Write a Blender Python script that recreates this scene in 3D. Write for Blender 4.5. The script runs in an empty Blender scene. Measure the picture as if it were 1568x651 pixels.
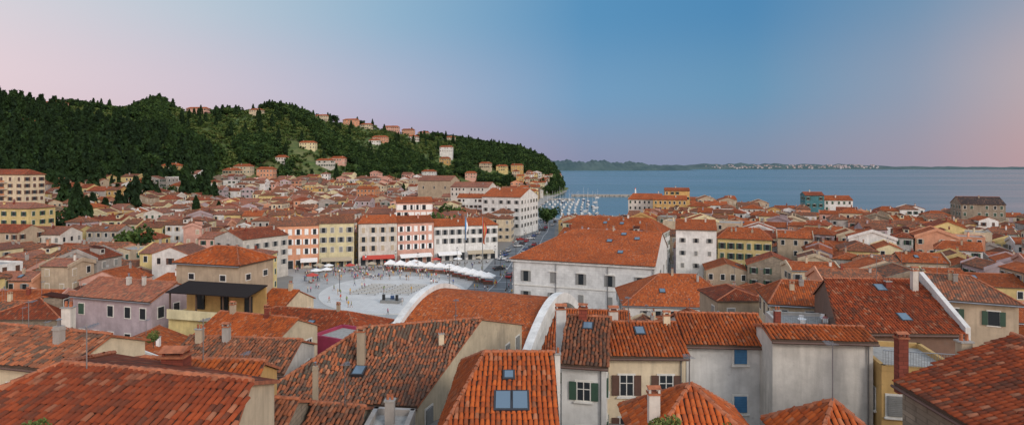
import bpy, math, random
import numpy as np
from mathutils import Vector
random.seed(7); rng=np.random.default_rng(7)
sc=bpy.context.scene
CZ=35.0
def W(u,D): return np.array([(u-784)/900*D, D])      # bearing + distance (m) -> plan position
def HZ(y,D): return CZ-(y-256)*D/900                   # sight-line elevation at distance
def sstep(a,b,x):
    t=np.clip((x-a)/(b-a),0,1); return t*t*(3-2*t)
# ------------------------------------------------------------ materials
MATS={}
def base(name):
    m=bpy.data.materials.new(name); m.use_nodes=True; nt=m.node_tree
    MATS[name]=m
    return m,nt,nt.nodes['Principled BSDF']
def nd(nt,t,ins=None,**kw):
    n=nt.nodes.new(t)
    for k,v in kw.items(): setattr(n,k,v)
    if ins:
        for k,v in ins.items():
            if isinstance(v,bpy.types.NodeSocket): nt.links.new(v,n.inputs[k])
            else: n.inputs[k].default_value=v
    return n
def mth(nt,op,a,b=0.0):
    return nd(nt,'ShaderNodeMath',{0:a,1:b},operation=op).outputs[0]
def mix(nt,f,a,b,bt='MIX'):
    n=nd(nt,'ShaderNodeMix',data_type='RGBA',blend_type=bt)
    for i,v in ((0,f),(6,a),(7,b)):
        if isinstance(v,bpy.types.NodeSocket): nt.links.new(v,n.inputs[i])
        else: n.inputs[i].default_value=v
    return n.outputs[2]
def C(*c): return (c[0],c[1],c[2],1)
def mr(nt,v,a,b,c=0.,d=1.,smooth=False):
    n=nd(nt,'ShaderNodeMapRange',{0:v,1:a,2:b,3:c,4:d})
    if smooth: n.interpolation_type='SMOOTHSTEP'
    return n.outputs[0]
def noise(nt,vec,s,det=4,rough=.55):
    return nd(nt,'ShaderNodeTexNoise',{'Vector':vec,'Scale':s,'Detail':det,'Roughness':rough}).outputs['Fac']
def simple(name,col,rough=.6,metal=0.,var=.12):
    m,nt,b=base(name)
    g=nd(nt,'ShaderNodeNewGeometry')
    n=noise(nt,g.outputs['Position'],3.0,3)
    v=mr(nt,n,.3,.7,1-var,1+var)
    hs=nd(nt,'ShaderNodeHueSaturation',{'Value':v,'Color':C(*col)})
    nt.links.new(hs.outputs[0],b.inputs['Base Color'])
    b.inputs['Roughness'].default_value=rough; b.inputs['Metallic'].default_value=metal
def wallmat(name,col,dirt=.35,block=0):
    m,nt,b=base(name); col=np.array(col)
    g=nd(nt,'ShaderNodeNewGeometry'); P=g.outputs['Position']
    n1=mr(nt,noise(nt,P,.5,6,.65),.35,.68)
    c=mix(nt,n1,C(*(col*.72)),C(*(col*1.04)))
    mp=nd(nt,'ShaderNodeMapping',{'Vector':P,'Scale':(2.2,2.2,.22)})
    st=mr(nt,noise(nt,mp.outputs[0],1.0,5,.6),.47,.75,0,dirt)
    c=mix(nt,st,c,C(*(col*.42+np.array([.02,.017,.012]))))
    if dirt>.25 and not block:
        pt=mr(nt,noise(nt,P,.9,7,.7),.60,.66,0,.55)
        c=mix(nt,pt,c,C(*(col*.55+np.array([.05,.04,.035]))))
    n3=noise(nt,P,9,4)
    if block:
        x=nd(nt,'ShaderNodeSeparateXYZ',{0:P})
        hz=mth(nt,'ADD',x.outputs[0],mth(nt,'MULTIPLY',x.outputs[1],.35))
        cb=nd(nt,'ShaderNodeCombineXYZ',{0:hz,1:x.outputs[2]})
        br=nd(nt,'ShaderNodeTexBrick',{'Vector':cb.outputs[0],'Color1':C(1,1,1),'Color2':C(.72,.72,.72) if block>1 else C(.95,.95,.95),'Mortar':C(.55,.55,.55) if block>1 else C(.8,.8,.8),'Scale':1.0,'Mortar Size':.02,'Brick Width':.55 if block>1 else 1.4,'Row Height':.24 if block>1 else .6})
        c=mix(nt,1.0,c,br.outputs[0],'MULTIPLY')
    oi=nd(nt,'ShaderNodeObjectInfo')
    hs=nd(nt,'ShaderNodeHueSaturation',{'Value':mr(nt,oi.outputs['Random'],0,1,.82,1.08),'Color':c})
    nt.links.new(hs.outputs[0],b.inputs['Base Color'])
    b.inputs['Roughness'].default_value=.9
    bp=nd(nt,'ShaderNodeBump',{'Height':n3,'Strength':.35,'Distance':.03}); nt.links.new(bp.outputs[0],b.inputs['Normal'])
def roofmat(name,c1,c2,cd,amt,geo=False):
    m,nt,b=base(name)
    uv=nd(nt,'ShaderNodeUVMap'); s=nd(nt,'ShaderNodeSeparateXYZ',{0:uv.outputs[0]})
    u=mth(nt,'MULTIPLY',s.outputs[0],1/.26); v=mth(nt,'MULTIPLY',s.outputs[1],1/.38)
    fc=nd(nt,'ShaderNodeCombineXYZ',{0:mth(nt,'FLOOR',u),1:mth(nt,'FLOOR',v)})
    wn=nd(nt,'ShaderNodeTexWhiteNoise',{'Vector':fc.outputs[0]})
    c=mix(nt,wn.outputs['Value'],C(*c1),C(*c2))
    g=nd(nt,'ShaderNodeNewGeometry'); P=g.outputs['Position']
    w2=nd(nt,'ShaderNodeSeparateColor',{0:wn.outputs['Color']})
    c=mix(nt,mr(nt,w2.outputs[2],.88,.93,0,.5),c,C(.42,.22,.13))
    n1=noise(nt,P,.45,8,.72); n2=noise(nt,P,.13,3,.5)
    thr=mth(nt,'ADD',n1,mth(nt,'MULTIPLY',mth(nt,'SUBTRACT',w2.outputs[1],.5),.5))
    f=mr(nt,thr,.72-.34*amt,.86-.28*amt,0,min(1,.45+amt*.6))
    c=mix(nt,f,c,C(*cd))
    c=mix(nt,mr(nt,n2,.42,.62,0,.38),c,C(c2[0]*.55,c2[1]*.65,c2[2]*.8))
    n5=noise(nt,P,2.6,6,.75); c=mix(nt,mr(nt,n5,.56,.68,0,.30+.3*amt),c,C(.10,.085,.062))
    oi=nd(nt,'ShaderNodeObjectInfo')
    val=mr(nt,oi.outputs['Random'],0,1,.74,1.14)
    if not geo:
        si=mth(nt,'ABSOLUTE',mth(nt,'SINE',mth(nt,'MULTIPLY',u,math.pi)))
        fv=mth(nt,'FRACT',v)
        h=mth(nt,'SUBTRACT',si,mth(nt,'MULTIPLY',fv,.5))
        dk=mr(nt,si,.0,.55,.42,1.08)  # crevice shade in the valleys between tile columns, painted into the colour
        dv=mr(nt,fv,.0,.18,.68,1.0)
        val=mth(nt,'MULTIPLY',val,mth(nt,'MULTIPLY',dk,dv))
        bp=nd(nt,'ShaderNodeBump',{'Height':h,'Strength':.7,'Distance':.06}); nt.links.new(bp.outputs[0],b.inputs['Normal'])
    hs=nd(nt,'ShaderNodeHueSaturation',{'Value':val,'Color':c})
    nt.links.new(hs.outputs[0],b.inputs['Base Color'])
    b.inputs['Roughness'].default_value=.88; b.inputs['Specular IOR Level'].default_value=.2
for g in (False,True):
    s='_geo' if g else ''
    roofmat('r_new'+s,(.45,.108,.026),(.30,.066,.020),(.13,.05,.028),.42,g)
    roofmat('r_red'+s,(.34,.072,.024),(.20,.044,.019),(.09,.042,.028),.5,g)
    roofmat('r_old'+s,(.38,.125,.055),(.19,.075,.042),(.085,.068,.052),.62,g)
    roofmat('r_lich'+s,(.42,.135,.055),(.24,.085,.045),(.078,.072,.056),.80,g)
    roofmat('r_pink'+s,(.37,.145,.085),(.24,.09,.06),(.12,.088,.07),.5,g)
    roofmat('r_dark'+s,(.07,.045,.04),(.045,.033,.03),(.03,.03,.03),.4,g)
for n,c,d,bl in [('cream',(.64,.53,.37),.45,0),('white',(.76,.75,.72),.35,0),('offwhite',(.64,.60,.54),.5,0),('ochre',(.60,.38,.14),.35,0),
    ('yellow',(.68,.54,.24),.3,0),('salmon',(.68,.33,.20),.25,0),('pink',(.66,.37,.29),.25,0),('beige',(.48,.38,.27),.5,0),
    ('grey',(.38,.35,.32),.55,0),('stone',(.34,.28,.21),.5,2),('lilac',(.46,.37,.39),.35,0),('block',(.80,.80,.78),.15,1),
    ('brown',(.17,.10,.07),.4,0),('teal',(.06,.20,.23),.2,0),('magenta',(.36,.04,.09),.2,0),('brick',(.28,.06,.035),.3,2),('paleyel',(.70,.62,.38),.25,0),('orangew',(.56,.24,.11),.25,0)]:
    wallmat('w_'+n,c,d,bl)
simple('trim',(.62,.60,.55),.8); simple('cap',(.33,.11,.05),.85,0,.35); simple('wood',(.08,.05,.035),.8); simple('under',(.07,.03,.018),.95,0,.4)
simple('sh_green',(.03,.07,.045),.6); simple('sh_brown',(.10,.05,.035),.6); simple('sh_blue',(.05,.16,.30),.5); simple('sh_grey',(.22,.22,.21),.6); simple('sh_beige',(.42,.35,.25),.6)
simple('metal',(.25,.25,.26),.4,.7); simple('dark',(.03,.03,.035),.5); simple('canvas',(.78,.77,.75),.7); simple('canvas_red',(.5,.06,.04),.7); simple('canvas_blue',(.05,.22,.5),.7)
simple('hull',(.70,.72,.74),.25); simple('hull_b',(.04,.08,.18),.25); simple('black',(.02,.02,.02),.4); simple('concrete',(.30,.29,.27),.9,0,.25)
simple('skin',(.50,.28,.19),.6); simple('hair',(.06,.035,.02),.7)
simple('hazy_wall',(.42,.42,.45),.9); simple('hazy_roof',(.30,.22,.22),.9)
m,nt,b=base('glass'); b.inputs['Base Color'].default_value=C(.025,.03,.035); b.inputs['Roughness'].default_value=.08
m,nt,b=base('skyglass'); b.inputs['Base Color'].default_value=C(.12,.18,.24); b.inputs['Roughness'].default_value=.06
# ------------------------------------------------------------ mesh builder
V3=lambda x,y,z: np.array([x,y,z],float)
class MB:
    def __init__(s): s.p={}; s.t=[]
    def face(s,pts,mat,part='body',uv=None):
        P=s.p.setdefault(part,([],[],[],[]))
        k=len(P[0]); P[0].extend([tuple(q) for q in pts]); P[1].append(tuple(range(k,k+len(pts)))); P[2].append(mat)
        P[3].extend(uv if uv else [(0,0)]*len(pts))
    def box(s,o,a,b,c,mat,part='body'):
        o=np.array(o,float);a=np.array(a,float);b=np.array(b,float);c=np.array(c,float)
        if np.dot(np.cross(a,b),c)<0: a,b=b,a
        v=[o,o+a,o+a+b,o+b,o+c,o+a+c,o+a+b+c,o+b+c]
        P=s.p.setdefault(part,([],[],[],[])); k=len(P[0]); P[0].extend([tuple(q) for q in v])
        for f in ((3,2,1,0),(4,5,6,7),(0,1,5,4),(1,2,6,5),(2,3,7,6),(3,0,4,7)):
            P[1].append(tuple(k+i for i in f)); P[2].append(mat); P[3].extend([(0,0)]*4)
    def cbox(s,c,sx,sy,sz,mat,part='body',rot=0.):
        r=V3(math.cos(rot),math.sin(rot),0); q=V3(-math.sin(rot),math.cos(rot),0); c=np.array(c,float)
        s.box(c-r*sx/2-q*sy/2,r*sx,q*sy,V3(0,0,sz),mat,part)
    def cyl(s,p0,p1,r0,r1,mat,part='body',n=6,cap=True):
        p0=np.array(p0,float);p1=np.array(p1,float);d=p1-p0;d/=np.linalg.norm(d)
        a=np.cross(d,V3(0,0,1) if abs(d[2])<.9 else V3(1,0,0));a/=np.linalg.norm(a);b=np.cross(d,a)
        P=s.p.setdefault(part,([],[],[],[])); k=len(P[0])
        for p,r in ((p0,r0),(p1,r1)):
            for i in range(n):
                t=2*math.pi*i/n; P[0].append(tuple(p+r*(a*math.cos(t)+b*math.sin(t))))
        for i in range(n):
            P[1].append((k+i,k+(i+1)%n,k+n+(i+1)%n,k+n+i)); P[2].append(mat); P[3].extend([(0,0)]*4)
        if cap:
            P[1].append(tuple(k+n+i for i in range(n))); P[2].append(mat); P[3].extend([(0,0)]*n)
    def mesh(s,name,parts):
        vs=[];fs=[];ms=[];uv=[]
        for p in parts:
            P=s.p[p]; k=len(vs); vs+=P[0]; fs+=[tuple(i+k for i in f) for f in P[1]]; ms+=P[2]; uv+=P[3]
        me=bpy.data.meshes.new(name); me.from_pydata(vs,[],fs)
        sl=[];ix=[]
        for mn in ms:
            if mn not in sl: sl.append(mn); me.materials.append(MATS[mn])
            ix.append(sl.index(mn))
        me.polygons.foreach_set('material_index',ix)
        if len(uv)==len(me.loops):
            l=me.uv_layers.new(name='UVMap'); l.data.foreach_set('uv',np.array(uv,float).ravel())
        me.update(); return me
    def emit(s,name,hero=False,loc=None):
        if hero or s.t:
            e=bpy.data.objects.new(name,None); e.empty_display_size=1; sc.collection.objects.link(e)
            for p in s.p:
                o=bpy.data.objects.new(p,s.mesh(p,[p])); sc.collection.objects.link(o); o.parent=e
            if s.t:
                mats=[];
                V=np.concatenate([t[0] for t in s.t]); off=0;Fs=[];mi=[];U=[]
                for t in s.t:
                    Fs.append(t[1]+off); off+=len(t[0]); U.append(t[2])
                    if t[3] not in mats: mats.append(t[3])
                    mi.append(np.full(len(t[1]),mats.index(t[3])))
                o=bpy.data.objects.new('roof_tiles',npmesh('roof_tiles',V,np.concatenate(Fs),mats,np.concatenate(mi),np.concatenate(U)))
                sc.collection.objects.link(o); o.parent=e
            return e
        o=bpy.data.objects.new(name,s.mesh(name,list(s.p))); sc.collection.objects.link(o)
        if loc is not None: o.location=loc
        return o
def npmesh(name,V,F,mats,mi=None,uv=None,attr=None):
    me=bpy.data.meshes.new(name); me.vertices.add(len(V)); me.vertices.foreach_set('co',V.astype(np.float32).ravel())
    k=F.shape[1]; me.loops.add(F.size); me.loops.foreach_set('vertex_index',F.astype(np.int32).ravel())
    me.polygons.add(len(F)); me.polygons.foreach_set('loop_start',(np.arange(len(F))*k).astype(np.int32))
    for m in mats: me.materials.append(MATS[m])
    if mi is not None: me.polygons.foreach_set('material_index',mi.astype(np.int32))
    me.update(calc_edges=True)
    if uv is not None:
        l=me.uv_layers.new(name='UVMap'); l.data.foreach_set('uv',uv.astype(np.float32).ravel())
    if attr is not None:
        a=me.attributes.new('tint','FLOAT','POINT'); a.data.foreach_set('value',attr.astype(np.float32))
    return me
def inpoly(x,y,poly):
    x=np.asarray(x,float);y=np.asarray(y,float);r=np.zeros(x.shape,bool);n=len(poly)
    for i in range(n):
        x1,y1=poly[i][:2];x2,y2=poly[(i+1)%n][:2]
        if y1==y2: continue
        c=((y1>y)!=(y2>y))&(x<(x2-x1)*(y-y1)/(y2-y1)+x1); r^=c
    return r
def segdist(x,y,poly):
    d=np.full(np.shape(x),1e9)
    for i in range(len(poly)):
        a=np.array(poly[i]);b=np.array(poly[(i+1)%len(poly)]);ab=b-a
        t=np.clip(((x-a[0])*ab[0]+(y-a[1])*ab[1])/(ab@ab),0,1)
        d=np.minimum(d,np.hypot(x-a[0]-t*ab[0],y-a[1]-t*ab[1]))
    return d
# ------------------------------------------------------------ terrain
SEA=[(8,396),(48,402),(78,425),(105,442),(147,425),(189,340),(250,280),(400,215),(4000,60),(4000,4000),(-4000,4000),(-4000,1800),(-300,1650),(60,1200),(96,1000),(80,880),(46,700),(18,500)]
UT=[-600,-200,0,100,200,240,290,330,420,480,560,650,720,790,830,850,862,875]
YT=[190,168,163,167,174,157,174,178,168,183,197,210,220,233,246,261,288,303]
RT=[430,500,560,600,660,680,690,700,740,760,800,850,880,900,915,920,925,930]
BT=[180,225,262,280,310,330,360,380,430,450,490,530,570,640,690,720,730,740]
def gz(x,y):
    x=np.asarray(x,float);y=np.asarray(y,float); yy=np.maximum(y,1)
    near=20*(1-sstep(15,125,np.hypot(x,y)))
    u=784+900*x/yy
    r=np.interp(u,UT,RT);b=np.interp(u,UT,BT);ys=np.interp(u,UT,YT)
    zr=np.maximum(CZ+(256-ys)*r/900,0)
    t=np.clip((y-b)/(r-b),0,1)
    hill=zr*(t*.5+.5*t*t*(3-2*t))
    hill=hill*(1-sstep(0,700,y-r)*.6)
    hill=np.where(y>150,hill,0)
    hill=hill+np.where(t>.03,1.6*np.sin(x*.045+1)*np.sin(y*.037)*np.minimum(1,t*5),0)
    land=near+hill
    inn=inpoly(x,y,SEA); sd=segdist(x,y,SEA); sd=np.where(inn,-sd,sd)
    return -5+(land+5)*sstep(-5,3,sd)
def g1(x,y): return float(gz(np.array([x]),np.array([y]))[0])
xs=np.concatenate([np.arange(-1500,-640,25),np.arange(-640,320,7.),np.arange(320,520,20)]); ys=np.concatenate([np.arange(-120,1000,7.),np.arange(1000,2000,30)])
X,Y=np.meshgrid(xs,ys); Z=gz(X,Y); V=np.stack([X,Y,Z],-1).reshape(-1,3); nx=len(xs); I=np.arange((len(ys)-1)*nx).reshape(-1,nx)[:,:-1].ravel()
F=np.stack([I,I+1,I+nx+1,I+nx],1)
uu=784+900*X/np.maximum(Y,1); grn=sstep(0,.06,(Y-np.interp(uu,UT,BT))/300.)*(Y>150)
m,nt,b=base('ground'); g=nd(nt,'ShaderNodeNewGeometry'); P=g.outputs['Position']
at=nd(nt,'ShaderNodeAttribute',attribute_name='tint')
n1=noise(nt,P,.012,8,.7); n2=noise(nt,P,.15,6,.7)
gr=mix(nt,mr(nt,n2,.35,.65),C(.035,.07,.014),C(.095,.135,.03)); gr=mix(nt,mr(nt,n1,.5,.62),gr,C(.15,.15,.055))
sz=nd(nt,'ShaderNodeSeparateXYZ',{0:P}); tz=mth(nt,'FRACT',mth(nt,'MULTIPLY',sz.outputs[2],.22)); gr=mix(nt,mr(nt,tz,.0,.14,.75,0),gr,C(.03,.04,.015))
st=mix(nt,n2,C(.17,.155,.14),C(.27,.25,.22))
nt.links.new(mix(nt,at.outputs['Fac'],st,gr),b.inputs['Base Color']); b.inputs['Roughness'].default_value=.95
o=bpy.data.objects.new('ground',npmesh('ground',V,F,['ground'],attr=grn.ravel())); sc.collection.objects.link(o)
for p in o.data.polygons: p.use_smooth=True
# sea
m,nt,b=base('sea'); g=nd(nt,'ShaderNodeNewGeometry'); P=g.outputs['Position']
mp=nd(nt,'ShaderNodeMapping',{'Vector':P,'Scale':(.25,.5,1)})
nn=noise(nt,mp.outputs[0],1.0,5,.6); mp2=nd(nt,'ShaderNodeMapping',{'Vector':P,'Scale':(.0012,.006,1)})
n2=noise(nt,mp2.outputs[0],1.0,5,.6)
nt.links.new(mix(nt,mr(nt,n2,.35,.65),C(.055,.11,.135),C(.09,.145,.165)),b.inputs['Base Color'])
nt.links.new(mr(nt,n2,.35,.65,.16,.30),b.inputs['Roughness']); b.inputs['IOR'].default_value=1.33
bp=nd(nt,'ShaderNodeBump',{'Height':nn,'Strength':.28,'Distance':.25}); nt.links.new(bp.outputs[0],b.inputs['Normal'])
mb=MB(); mb.face([(-60000,-300,-1.5),(60000,-300,-1.5),(60000,90000,-1.5),(-60000,90000,-1.5)],'sea'); mb.emit('sea')
# far coast
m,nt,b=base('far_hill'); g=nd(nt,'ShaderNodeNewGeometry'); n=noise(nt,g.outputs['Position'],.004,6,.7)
nt.links.new(mix(nt,mr(nt,n,.4,.6),C(.035,.075,.085),C(.07,.115,.115)),b.inputs['Base Color']); b.inputs['Roughness'].default_value=1  # bluish aerial haze mixed into the hill colours
def coast(name,D,us,hs,depth):
    uu=np.linspace(us[0],us[-1],160); h=np.interp(uu,us,hs)*(1+.12*np.sin(uu*.11)+.08*np.sin(uu*.31)+.05*np.sin(uu*.9)); xx=(uu-784)/900*D
    V=[];
    for k,(dd,f) in enumerate([(0,-.3),(depth*.12,.25),(depth*.5,.75),(depth,1),(depth*2,-.3)]):
        V.append(np.stack([xx,np.full_like(xx,D+dd),np.where(f<0,-8,h*f-1)],-1))
    V=np.concatenate(V);I=np.concatenate([np.arange(159)+160*k for k in range(4)]);F=np.stack([I,I+1,I+161,I+160],1)
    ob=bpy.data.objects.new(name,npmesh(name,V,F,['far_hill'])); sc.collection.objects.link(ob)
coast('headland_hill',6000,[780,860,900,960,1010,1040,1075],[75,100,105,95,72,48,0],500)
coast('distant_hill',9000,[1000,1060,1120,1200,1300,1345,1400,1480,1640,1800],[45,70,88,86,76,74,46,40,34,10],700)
mb=MB()
for i in range(260):
    u=random.choice([random.gauss(1165,45),random.uniform(1080,1340),random.gauss(1300,25)]); D=9000+random.uniform(60,480)
    if not 1075<u<1345: continue
    x,y=W(u,D); z=3+(D-9000)/700*80
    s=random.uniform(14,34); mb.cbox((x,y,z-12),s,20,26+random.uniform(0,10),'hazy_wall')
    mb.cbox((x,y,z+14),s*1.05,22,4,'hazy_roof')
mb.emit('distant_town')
# ------------------------------------------------------------ houses
EXC=[]
def window(mb,p,t,n,w,h,kind,sh,det):
    z=V3(0,0,1); p=np.array(p)
    mb.box(p-t*(w/2+.13)-z*.13-n*.03,n*.08,t*(w+.26),z*(h+.26),'trim','windows')
    mb.box(p-t*w/2-n*.03,n*.10,t*w,z*h,'glass','windows')
    if det:
        mb.box(p-t*(w/2+.2)-z*.2-n*.03,n*.2,t*(w+.4),z*.09,'trim','windows')
        if kind!=2:
            for a in (-.5,-.03,.44): mb.box(p+t*(w*a if a!=-.03 else -.03)-n*.02,n*.115,t*.06,z*h,'trim','windows')
            mb.box(p-t*w/2+z*h*.6-n*.02,n*.112,t*w,z*.05,'trim','windows')
    if kind==1:
        for sg in (-1,1):
            o=p+t*(w/2+.03 if sg>0 else -w/2-.03-w*.5)-n*.02
            mb.box(o,n*.13,t*w*.5,z*h,sh,'shutters')
    if kind==2:
        for k in (0,1): mb.box(p-t*w/2+t*(w*.505*k)-n*.02,n*.15,t*w*.495,z*h,sh,'shutters')
        if det:
            for q in range(int(h/.12)): mb.box(p-t*w*.46+z*(.05+q*.12)+n*.12,n*.03,t*w*.92,z*.05,sh,'shutters')
def add_tiles(mb,pts,e,v,n,org,mat):
    P2=[((p-org)@e,(p-org)@v) for p in pts]
    a0=min(p[0] for p in P2);a1=max(p[0] for p in P2);b0=min(p[1] for p in P2);b1=max(p[1] for p in P2)
    ka=np.arange(math.floor(a0/.26),math.ceil(a1/.26)+1);kb=np.arange(math.floor(b0/.38),math.ceil(b1/.38)+1)
    A,B=np.meshgrid((ka+.5)*.26,(kb+.35)*.38); A=A.ravel();B=B.ravel()
    ok=inpoly(A,B,P2); A=A[ok];B=B[ok]; N=len(A)
    if N==0: return
    old=1.9 if ('lich' in mat or 'old' in mat) else 1.0
    wv=.03*old*np.sin(A*.9+B*.35)+.018*old*np.sin(A*2.3-B*1.1)
    Aj=A+rng.normal(0,.010*old,N)+.03*old*np.sin(B*1.3+A*.2);Bj=B+rng.normal(0,.014*old,N);hj=rng.normal(0,.008*old,N)+wv*.6+.02
    xo=np.array([-.115,-.065,.065,.115]);hh=np.array([0,.075,.075,0])
    Vv=np.zeros((N,8,3)); uvw=np.stack([A,B],1)
    tw=rng.normal(0,.013*old,N)
    for k in range(8):
        lo=k<4;j=k%4
        aa=Aj+xo[j]*(1 if lo else .82)+(0 if lo else tw); bb=Bj-.21 if lo else Bj+.2; h2=hh[j]+(.045 if lo else .01)+hj
        Vv[:,k]=org+aa[:,None]*e+bb[:,None]*v+h2[:,None]*n
    Fq=np.array([[0,1,5,4],[1,2,6,5],[2,3,7,6],[3,2,1,0]]); F=(np.arange(N)[:,None,None]*8+Fq).reshape(-1,4)
    UV=np.repeat(uvw+.01,16,axis=0)
    mb.t.append((Vv.reshape(-1,3),F,UV,mat+'_geo'))
def roof_plane(mb,pts,mat,tiles,th=.16):
    pts=[np.array(p,float) for p in pts]; org=pts[0]
    sets=[pts] if len(pts)==3 else [[pts[0],pts[1],pts[2]],[pts[0],pts[2],pts[3]]]
    e0=pts[1]-pts[0]; e0/=np.linalg.norm(e0); fr=None
    dn=V3(0,0,-th)
    for s in sets:
        n=np.cross(s[1]-s[0],s[2]-s[0]); L=np.linalg.norm(n)
        if L<1e-6: continue
        n/=L; e=e0-n*(n@e0); e/=np.linalg.norm(e); v=np.cross(n,e)
        if fr is None: fr=(e,v,n)
        mb.face(s,'under' if tiles else mat,'roof',[((p-org)@e+50.,(p-org)@v+50.) for p in s])
        mb.face([p+dn for p in s[::-1]],'wood','roof')
        if tiles: add_tiles(mb,s,e,v,n,org,mat)
    for i in range(len(pts)):
        a=pts[i];b2=pts[(i+1)%len(pts)]; mb.face([a+dn,b2+dn,b2,a],'cap' if i else 'wood','roof')
    return fr
def chimney_at(mb,p,top,s,mat,rot=0,part='chimney',style=0):
    x,y,z=p; mb.cbox((x,y,z),s,s*.8,top-z,mat,part,rot)
    cr,sr=math.cos(rot),math.sin(rot)
    if style==1:
        mb.cbox((x,y,top),s*1.2,s*1.0,.08,'concrete',part,rot)
        for k in (-1,1): mb.cyl((x+k*s*.25*cr,y+k*s*.25*sr,top+.08),(x+k*s*.25*cr,y+k*s*.25*sr,top+.08+s*.6),s*.17,s*.14,'cap',part,7)
        return
    if style==2:
        mb.cbox((x,y,top-.25),s*1.15,s*.95,.1,mat,part,rot)
        mb.cyl((x,y,top),(x,y,top+s*.7),s*.2,s*.2,'metal',part,7); mb.cyl((x,y,top+s*.75),(x,y,top+s*.95),s*.34,s*.05,'metal',part,8)
        return
    mb.cbox((x,y,top),s*1.2,s*1.0,.09,'cap',part,rot)
    for k in (-1,1):
        for j in (-1,1):
            mb.cbox((x+k*s*.42*cr-j*s*.3*sr,y+k*s*.42*sr+j*s*.3*cr,top+.09),.1,.1,.2,mat,part,rot)
    r=V3(cr,sr,0)*s*.6;q=V3(-sr,cr,0)*s*.52;c=V3(x,y,top+.29);up=V3(0,0,s*.22)
    mb.face([c-r-q,c+r-q,c+r+up,c-r+up],'cap',part);mb.face([c+r+q,c-r+q,c-r+up,c+r+up],'cap',part)
    mb.face([c+r-q,c+r+q,c+r+up],'cap',part);mb.face([c-r+q,c-r-q,c-r+up],'cap',part);mb.face([c-r+q,c+r+q,c+r-q,c-r-q],'cap',part)
def antenna(mb,p,h):
    p=np.array(p,float); mb.cyl(p,p+V3(0,0,h),.035,.025,'metal','antenna',4)
    if random.random()<.08 and p[1]>70:
        q=p+V3(.1,-.1,h*.4); mb.cyl(q,q+V3(.05,-.12,.05),.06,.28,'sh_grey','antenna',10)
    for k in range(5):
        w=.55-.06*k; z=h-.15; a=p+V3(-w/2,.14*k,z); mb.cyl(a,a+V3(w,0,0),.014,.014,'metal','antenna',3)
    mb.cyl(p+V3(0,-.1,h-.15),p+V3(0,.7,h-.15),.018,.018,'metal','antenna',3)
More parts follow.
